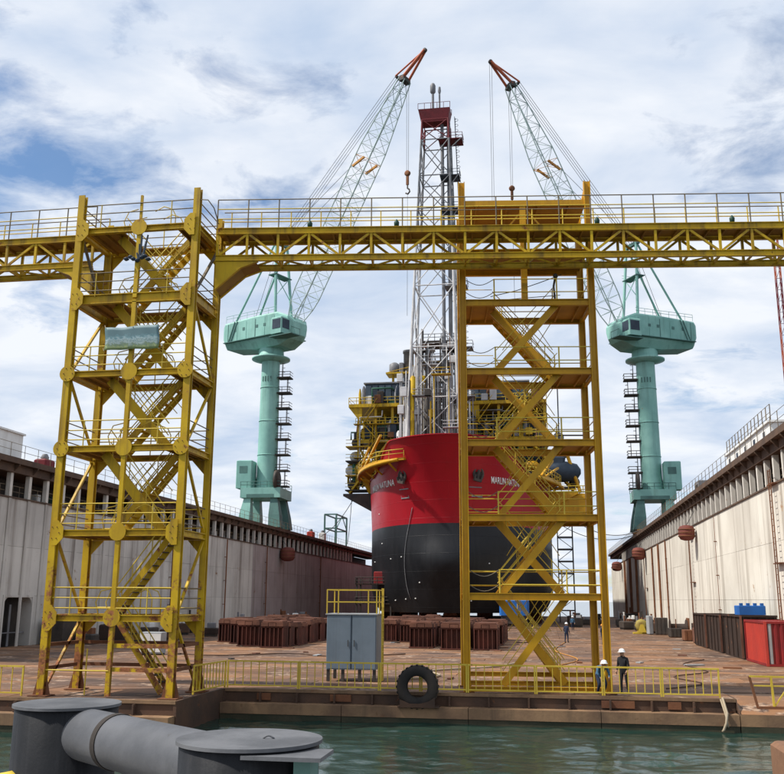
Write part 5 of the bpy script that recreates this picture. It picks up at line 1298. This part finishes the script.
t = thing('yellow_winch', 'small yellow winch at the foot of the cream wall', 'winch', (10.1, 115, 0))
b = MB(); b.lathe([(.4, -.45), (.75, -.38), (.75, .38), (.4, .45)], (.6, .3, .95), 8, axis='y'); obj('drum', b, 'winch_yellow', t)
b = MB(); b.box(-.4, 1.6, -.1, .7, .02, .2); b.prism([(.1, .2), (1.1, .2), (.75, 1.1), (.45, 1.1)], -.32, -.22); b.prism([(.1, .2), (1.1, .2), (.75, 1.1), (.45, 1.1)], .82, .92); obj('stand', b, 'yellow_rail', t)
b = MB(); b.bar((.6, .3, 1.9), (.6, .3, 2.6), .35); obj('motor', b, 'dark_steel', t)
def crate(loc, s, mat, label, cat='crate', nm='steel_crate'):
    t = thing(nm, label, cat, loc, rm.uniform(-.1, .1))
    b = MB(); b.bbox(0, s[0], 0, s[1], .08, s[2], .03); obj('body', b, mat, t)
    b = MB(); b.box(.05, s[0]-.05, .1, .25, .012, .08); b.box(.05, s[0]-.05, s[1]-.25, s[1]-.1, .012, .08); obj('skid', b, 'timber', t)
    b = MB()
    for i in range(3): x = s[0]*(i+.3)/3.2; b.box(x, x+.06, -.04, -.003, .1, s[2]-.05)
    obj('rib', b, mat, t)
crate((11.3, 113.0, 0), (.5, 1.6, 2.1), 'primer_grey', 'narrow pale grey crate beside the yellow winch')
crate((11.95, 112.5, 0), (1.4, 1.8, 1.9), 'dark_steel', 'dark steel crate between the yellow winch and the low box')
crate((12.7, 105.0, 0), (1.25, 1.5, .95), 'dark_steel', 'low dark box against the cream wall left of the rusty drum')
crate((12.9, 96.0, 0), (1.5, 1.6, 1.05), 'rust', 'pale rusty pump base at the foot of the wall ladder')
crate((13.3, 91.5, 0), (1.3, 1.6, 1.35), 'timber', 'brown crate in front of the cream wall left of the steel bins')
t = thing('cable_drum', 'rusty dark cable drum against the cream wall near the first ladder', 'cable drum', (13.7, 106.5, 0))
b = MB(); b.lathe([(.9, -.9), (.9, -.8), (.45, -.8), (.45, .8), (.9, .8), (.9, .9)], (0, 0, .95), 20, axis='x'); obj('drum', b, 'bin_brown', t)
b = MB(); b.box(.95, 1.1, -.8, .8, .02, 2.0); b.box(-.4, -.3, -1.0, -.92, .02, 1.9); obj('stand', b, 'rust', t)
# dark gear on the floor along both walls, far away
gear = []
for i in range(9): gear.append((rm.uniform(9.5, 13.4), 118+i*3.2+rm.uniform(-1, 1), 'r'))
for i in range(16): gear.append((rm.uniform(XL+1, XL+8), 74+i*4.5+rm.uniform(-1, 1), 'l'))
for i in range(7): gear.append((rm.uniform(5.0, 13.6), 149+i*6+rm.uniform(-1, 1), 'r'))
for i in range(5): gear.append((rm.uniform(2.5, 5.5), 140+i*7, 'm'))
cnt = {'l': 0, 'r': 0, 'm': 0}; words = ['nearest', 'second', 'third', 'fourth', 'fifth', 'sixth', 'seventh', 'eighth', 'ninth', 'tenth', 'eleventh', 'twelfth', 'thirteenth', 'fourteenth', 'fifteenth', 'sixteenth']
for (x, y, k) in gear:
    lab = {'l': 'dark machinery standing along the foot of the left wall', 'r': 'dark machinery at the far foot of the right wall', 'm': 'dark machinery beside the ship near the far end'}[k]+', '+words[cnt[k]]+' from the viewer'; cnt[k] += 1
    t = thing('dock_machinery', lab, 'machinery', (x, y, 0), rm.uniform(-.3, .3), {'l': 'machinery along the left wall', 'r': 'machinery along the right wall', 'm': 'machinery beside the ship'}[k])
    w, d, h = rm.uniform(.9, 2.4), rm.uniform(1, 2), rm.uniform(.7, 1.7)
    b = MB(); b.bbox(0, w, 0, d, .25, h, .1); obj('body', b, rm.choice(('dark_steel', 'bin_brown', 'dark_steel', 'edge_dark')), t)
    b = MB(); b.box(.1, w-.1, .1, d-.1, .012, .25); obj('skid', b, 'dark_steel', t)
    b = MB(); b.tube((w*.3, d*.4, h), (w*.3, d*.4, h+rm.uniform(.3, 1.2)), .12, 8); b.bbox(w*.55, w*.9, d*.2, d*.7, h, h+rm.uniform(.2, .6), .05); obj('fitting', b, rm.choice(('pipe_grey', 'dark_steel', 'white_paint', 'rust')), t)
t = thing('blue_tank', 'bright blue tank on a dark trolley behind the right tower', 'tank', (-6.6, 131, 0))
b = MB(); b.bbox(0, 4.0, 0, 2.2, 1.7, 3.9, .25); obj('body', b, 'blue', t)
b = MB(); b.box(.2, 3.8, .2, 2.0, .6, 1.7); 
for x in (.7, 3.3): b.lathe([(.2, -.2), (.5, -.2), (.5, .2), (.2, .2)], (x, .2, .52), 12, axis='y'); b.lathe([(.2, -.2), (.5, -.2), (.5, .2), (.2, .2)], (x, 2.0, .52), 12, axis='y')
obj('trolley', b, 'dark_steel', t)
t = thing('scaffold_tower', 'dark scaffold tower standing at the right side of the ship', 'scaffold', (2.0, 168, 0))
for a in (0, 2.6):
    for c in (0, 2.6): b = MB(); b.bar((a, c, 0.01), (a, c, 17), .16); obj('standard', b, 'dark_steel', t)
for k in range(8):
    z = 2.1*k+2; b = MB()
    for p, q in (((0, 0), (2.6, 0)), ((2.6, 0), (2.6, 2.6)), ((0, 2.6), (2.6, 2.6)), ((0, 0), (0, 2.6))): b.bar((*p, z), (*q, z), .14)
    b.bar((0, 0, z-2), (2.6, 0, z), .1) if k % 2 else b.bar((2.6, 0, z-2), (0, 0, z), .1); b.box(.1, 2.5, .1, 2.5, z+.08, z+.14); obj('lift', b, 'dark_steel', t)
t = thing('access_platform', 'rusty access platform against the left shoulder of the bow', 'access platform', (-29.5, 146, 0))
for a in (0, 5.4):
    for c in (0, 3): b = MB(); b.bar((a, c, 0.01), (a, c, 7.0), .22); obj('post', b, 'dark_steel', t)
for z in (3, 6):
    b = MB(); b.box(-.2, 5.6, -.2, 3.2, z, z+.18); o = obj('deck', b, 'bin_brown', t)
    b = MB()
    for h in (.6, 1.1): b.tube((-.2, -.2, z+h), (5.6, -.2, z+h), .06, 4)
    for i in range(6): b.tube((-.2+i*1.16, -.2, z), (-.2+i*1.16, -.2, z+1.1), .06, 4)
    obj('deck_rail', b, 'dark_steel', o)
b = MB(); b.bbox(2.6, 4.4, .4, 2.0, 6.18, 8.0, .1); obj('locker', b, 'container_red', t)
t = thing('white_cabinet', 'pale grey metal cabinet behind the left stair tower', 'cabinet', (-27.6, 62, 0), .05)
b = MB(); b.bbox(0, 1.55, 0, 1.0, .1, 1.5, .03); o = obj('body', b, 'primer_grey', t)
b = MB(); b.box(.05, .76, -.03, -.003, .2, 1.4); obj('door', b, 'white_paint', t); b = MB(); b.box(.79, 1.5, -.03, -.003, .2, 1.4); obj('door', b, 'white_paint', t)
b = MB(); b.box(.05, 1.5, .05, .95, .012, .1); obj('plinth', b, 'dark_steel', t)
t = thing('steel_bin', 'dark steel bin at the foot of the left wall beside the doorway', 'steel bin', (XL+.5, 73.0, 0))
b = MB(); b.box(0, 1.8, 0, 3.2, .02, 1.9); obj('body', b, 'dark_steel', t); b = MB(); b.box(-.05, 1.85, -.05, 3.25, 1.9, 2.0); obj('rim', b, 'dark_steel', t)
# debris on the floor
for i in range(36):
    x, y = rm.uniform(-26, 11), rm.uniform(45, 88)
    b = MB(); a = rm.uniform(0, 3.1); l = rm.uniform(.3, 1.3); dx, dy = math.cos(a)*l/2, math.sin(a)*l/2; b.bar((x-dx, y-dy, .05), (x+dx, y+dy, .05), rm.uniform(.08, .4), .07)
    tag(obj('scrap_piece', b, rm.choice(('primer_grey', 'timber', 'dark_steel', 'rust', 'primer_grey'))), 'small piece of scrap lying on the dock floor', 'scrap', 'scrap on the dock floor')

for lab, pts, r, mt in (('black hose snaking over the floor right of the right tower', [(5, 44), (7, 47), (6.2, 51), (8.5, 55), (8, 61), (10, 66)], .03, 'edge_dark'),
                        ('pale hose lying on the floor between the cabinet and the right tower', [(-7, 46), (-5.5, 48.5), (-6.2, 52), (-3, 56), (-1.5, 62)], .05, 'rope'),
                        ('black hose lying across the floor in front of the left keel blocks', [(-26, 64), (-22, 62), (-18, 65.5), (-14, 63), (-10, 67)], .04, 'edge_dark'),
                        ('orange hose running towards the ship behind the right tower', [(1, 50), (.2, 56), (1.8, 64), (.4, 75), (1.5, 90)], .035, 'boom_orange')):
    b = MB(); P = [Vector((x, y, r+.01)) for x, y in pts]; q = []
    for i in range(len(P)-1):
        a0, a1, a2, a3 = P[max(i-1, 0)], P[i], P[i+1], P[min(i+2, len(P)-1)]
        for k in range(6):
            f = k/6; q.append(.5*((2*a1)+(a2-a0)*f+(2*a0-5*a1+4*a2-a3)*f*f+(3*a1-a0-3*a2+a3)*f**3))
    b.path(q+[P[-1]], r, 6); tag(obj('floor_hose', b, mt), lab, 'hose', 'hoses on the dock floor')
# ------------------------------------------------------------------ people
def body_mesh(pose, name):
    """pose: dict joint->(xyz, radius); chains joined at the pelvis"""
    J = pose; names = list(J); idx = {k: i for i, k in enumerate(names)}
    E = [('pelvis', 'belly'), ('belly', 'chest'), ('chest', 'neck'), ('neck', 'jaw'), ('jaw', 'brow'), ('brow', 'crown'), ('jaw', 'nose')]
    for s in 'lr':
        E += [('chest', 'shoulder_'+s), ('shoulder_'+s, 'elbow_'+s), ('elbow_'+s, 'wrist_'+s), ('wrist_'+s, 'palm_'+s),
              ('pelvis', 'hip_'+s), ('hip_'+s, 'knee_'+s), ('knee_'+s, 'ankle_'+s), ('ankle_'+s, 'toe_'+s)]
    me = bpy.data.meshes.new(name); verts = [J[k][0] for k in names]; rad = [J[k][1] for k in names]; E = [(idx[a], idx[c]) for a, c in E]
    for s, sg in (('l', -1), ('r', 1)):
        P = Vector(J['palm_'+s][0]); Wv = Vector(J['wrist_'+s][0]); d = (P-Wv).normalized(); side = Vector((0, 1, 0)); side = (side-d*side.dot(d)).normalized()
        for k in range(5):
            o = side*(-.034+.021*k); ln = (.045, .07, .078, .07, .055)[k]; dd = d if k else (d*.6-side*.8).normalized()
            i0 = len(verts); verts += [tuple(P+o+dd*ln*.55), tuple(P+o+dd*ln+Vector((-sg*.018, 0, 0)))]; rad += [.009, .007]; E += [(idx['palm_'+s], i0), (i0, i0+1)]
    me.from_pydata(verts, E, []); o = bpy.data.objects.new(name, me); col.objects.link(o)
    m = o.modifiers.new('skin', 'SKIN'); m.use_smooth_shade = True
    for v, r in zip(me.skin_vertices[0].data, rad): v.radius = (r, r) if isinstance(r, float) else r
    me.skin_vertices[0].data[idx['pelvis']].use_root = True
    sb = o.modifiers.new('sub', 'SUBSURF'); sb.levels = 1; sb.render_levels = 1
    dg = bpy.context.evaluated_depsgraph_get(); out = bpy.data.meshes.new_from_object(o.evaluated_get(dg)); bpy.data.objects.remove(o); return out
def stand_pose(lean=0.0, step=0.08):
    J = {'pelvis': ((0, 0, .96), .145), 'belly': ((0, -.01-lean*.3, 1.14), .14), 'chest': ((0, -lean*.7, 1.36), .155), 'neck': ((0, -.01-lean, 1.50), .06), 'jaw': ((0, -.03-lean*1.1, 1.58), .075), 'brow': ((0, -.02-lean*1.15, 1.67), .092), 'crown': ((0, 0-lean*1.15, 1.735), .07), 'nose': ((0, -.125-lean*1.1, 1.615), .016)}
    for s, g in (('l', -1), ('r', 1)):
        J['shoulder_'+s] = ((g*.19, -lean*.8, 1.42), .07); J['elbow_'+s] = ((g*.25, .02-lean*.8, 1.13), .05); J['wrist_'+s] = ((g*.24, -.12-lean, .92), .034); J['palm_'+s] = ((g*.23, -.16-lean, .85), .035)
        J['hip_'+s] = ((g*.10, 0, .90), .105); J['knee_'+s] = ((g*.11, -.03+g*step*.5, .50), .07); J['ankle_'+s] = ((g*.11, .02+g*step, .10), .048); J['toe_'+s] = ((g*.12, -.14+g*step, .045), .042)
    return J
def bend_pose():
    J = {'pelvis': ((0, .12, .78), .15), 'belly': ((0, .02, .94), .145), 'chest': ((0, -.14, 1.08), .16), 'neck': ((0, -.26, 1.15), .06), 'jaw': ((0, -.33, 1.17), .075), 'brow': ((0, -.37, 1.25), .092), 'crown': ((0, -.37, 1.315), .07), 'nose': ((0, -.44, 1.18), .016)}
    for s, g in (('l', -1), ('r', 1)):
        J['shoulder_'+s] = ((g*.19, -.17, 1.10), .072); J['elbow_'+s] = ((g*.25, -.26, .85), .05); J['wrist_'+s] = ((g*.18, -.42, .68), .034); J['palm_'+s] = ((g*.15, -.47, .62), .035)
        J['hip_'+s] = ((g*.11, .10, .74), .11); J['knee_'+s] = ((g*.14, -.16, .44), .075); J['ankle_'+s] = ((g*.14, .06, .10), .05); J['toe_'+s] = ((g*.15, -.10, .045), .043)
    return J
def person(loc, rz, J, shirt, trousers, helmet, label, jaw=1.52):
    me = body_mesh(J, 'person'); hp = Vector(J['brow'][0]); nk = J['neck'][0]; pz = J['pelvis'][0][2]
    for k in (shirt, trousers, 'skin', 'boot'): me.materials.append(MATS[k])
    for p in me.polygons:
        c = p.center; hand = any((c-Vector(J['palm_'+s][0])).length < .11 for s in 'lr')
        if hand or (c-hp).length < .165: p.material_index = 2
        elif c.z < .13: p.material_index = 3
        elif c.z < pz+.03 and not any((c-Vector(J[k+s][0])).length < .12 for s in 'lr' for k in ('elbow_', 'wrist_')): p.material_index = 1
        else: p.material_index = 0
    o = bpy.data.objects.new('person', me); col.objects.link(o); o.location = loc; o.rotation_euler = (0, 0, rz); tag(o, label, 'person', 'workers on the dock')
    b = MB(); b.lathe([(.155, .0), (.158, .012), (.128, .02), (.125, .06), (.10, .115), (.05, .145), (.015, .15)], hp+Vector((0, -.005, .0)), 18); b.box(hp.x-.09, hp.x+.09, hp.y-.20, hp.y-.12, hp.z+.002, hp.z+.016); obj('helmet', b, helmet, o)
    return o
person((2.05, 40.75, .03), R(20), bend_pose(), 'denim', 'navy', 'helmet_white', 'worker in blue shirt and white helmet stooping by the tower leg')
person((3.02, 41.25, .03), R(-35), stand_pose(.06), 'black_cloth', 'black_cloth', 'helmet_white', 'worker in black with white helmet standing right of the tower leg')
person((1.55, 88.5, .02), R(150), stand_pose(.02), 'navy', 'navy', 'helmet_white', 'worker in navy overalls seen behind the crossed stairs')
person((4.5, 84.0, .02), R(60), stand_pose(.0), 'navy', 'navy', 'helmet_orange', 'worker in navy with orange helmet beyond the tower leg')
person((-27.2, 92.0, .02), R(-20), stand_pose(.0), 'red_cloth', 'navy', 'helmet_white', 'worker in red shirt behind the left keel blocks')
person((-22.6, 104.0, .02), R(40), stand_pose(.0), 'denim', 'navy', 'helmet_white', 'worker in blue shirt far behind the left keel blocks')
person((3.0, 124.0, .02), R(10), stand_pose(.0), 'denim', 'navy', 'helmet_white', 'far worker in blue at the right side of the ship')

# ------------------------------------------------------------------ the viewer's quay with its bollard
b = MB(); b.box(-14, 8, -12, 6.6, -3.0, 2.2); structure(obj('quay', b, 'concrete'), 'concrete quay the viewer stands on')
t = thing('mooring_bollard', 'grey double drum mooring bollard with a thick cross tube in the foreground', 'bollard', (-2.75, 5.25, 2.2))
D1 = Vector((0, 0, 0)); D2 = Vector((1.45, -1.12, 0))
for k, (c, r) in enumerate(((D1, .285), (D2, .302))):
    b = MB(); b.lathe([(r, .0), (r, .985), (r-.008, .99)], c, 160); o = obj('drum', b, 'bollard', t)
    b = MB(); b.lathe([(r+.014, .991), (r+.014, 1.006)], c, 160); obj('cap', b, 'bollard_top_lit', o)
    b = MB(); b.lathe([(r+.12, .0), (r+.12, .03), (r+.004, .05)], c, 40); obj('base_flange', b, 'bollard', o)
dv = (D2-D1).normalized(); za = .86
b = MB(); b.tube(D1+dv*.12+Vector((0, 0, za)), D2-dv*.12+Vector((0, 0, za)), .137, 40, caps=False); tubeo = obj('cross_tube', b, 'bollard_tube_lit', t)
q = D1+dv*.60+Vector((0, 0, za)); b = MB(); b.tube(q, q+dv*.045, .142, 40); obj('band', b, 'rubber', tubeo)
b = MB(); b.prism([(.2, .0), (.52, .0), (.24, .55)], -.015, .015); b.xf(Matrix.Rotation(math.atan2(dv.y, dv.x), 4, 'Z')); obj('stiffener', b, 'bollard', t)
b = MB(); m1 = D1+dv*.78; b.tube(m1+Vector((0, 0, .0)), m1+Vector((0, 0, .78)), .03, 8); b.bar(m1+Vector((-.1, .05, .55)), m1+Vector((.18, -.05, .58)), .03); obj('drain_pipe', b, 'dark_steel', t)
e = D2+Vector((.20, -.19, 0)); b = MB(); b.box(e.x-.14, e.x+.19, e.y-.12, e.y+.12, .966, .982); o = obj('step_plate', b, 'bollard_top_lit', t)
b = MB(); b.box(e.x-.02, e.x+.01, e.y-.02, e.y+.12, .6, .965); b.box(e.x+.06, e.x+.13, e.y-.04, e.y+.1, .55, .965); obj('step_bracket', b, 'mint_dark', o)
b = MB(); b.path([D2+Vector((.06+.05*k/6, 0, 1.006+.012*math.sin(k*math.pi/6))) for k in range(7)], .004, 6); obj('lifting_eye', b, 'bollard_top_lit', t)
for k in (.2, 1.62):
    q = D1+dv*k+Vector((0, 0, za)); b = MB(); b.path([q+Vector((-dv.y*.139*math.cos(a*math.pi/12), dv.x*.139*math.cos(a*math.pi/12), .139*math.sin(a*math.pi/12))) for a in range(24)], .006, 5, True); obj('weld_bead', b, 'bollard_tube_lit', tubeo)
# yellow hose end at the very corner, timber pile at the right
b = MB(); b.path([(-3.5, 5.15, 2.23), (-3.3, 5.1, 2.6), (-3.05, 5.0, 2.80), (-2.92, 4.98, 2.83), (-2.8, 4.95, 2.75), (-2.7, 4.9, 2.5), (-2.65, 4.85, 2.23)], .05, 10); tag(obj('yellow_hoop', b, 'yellow_rail'), 'yellow hoop bar in the bottom left corner before the bollard', 'hoop')
t = thing('timber_pile', 'brown timber pile at the bottom right corner', 'pile', (1.98, 8.0, 0))
b = MB(); b.bbox(-.27, .27, -.25, .25, -4, 2.72, .03); obj('post', b, 'wood_post', t)
b = MB(); b.box(-.29, .29, -.27, .27, 2.2, 2.3); obj('strap', b, 'rust', t)
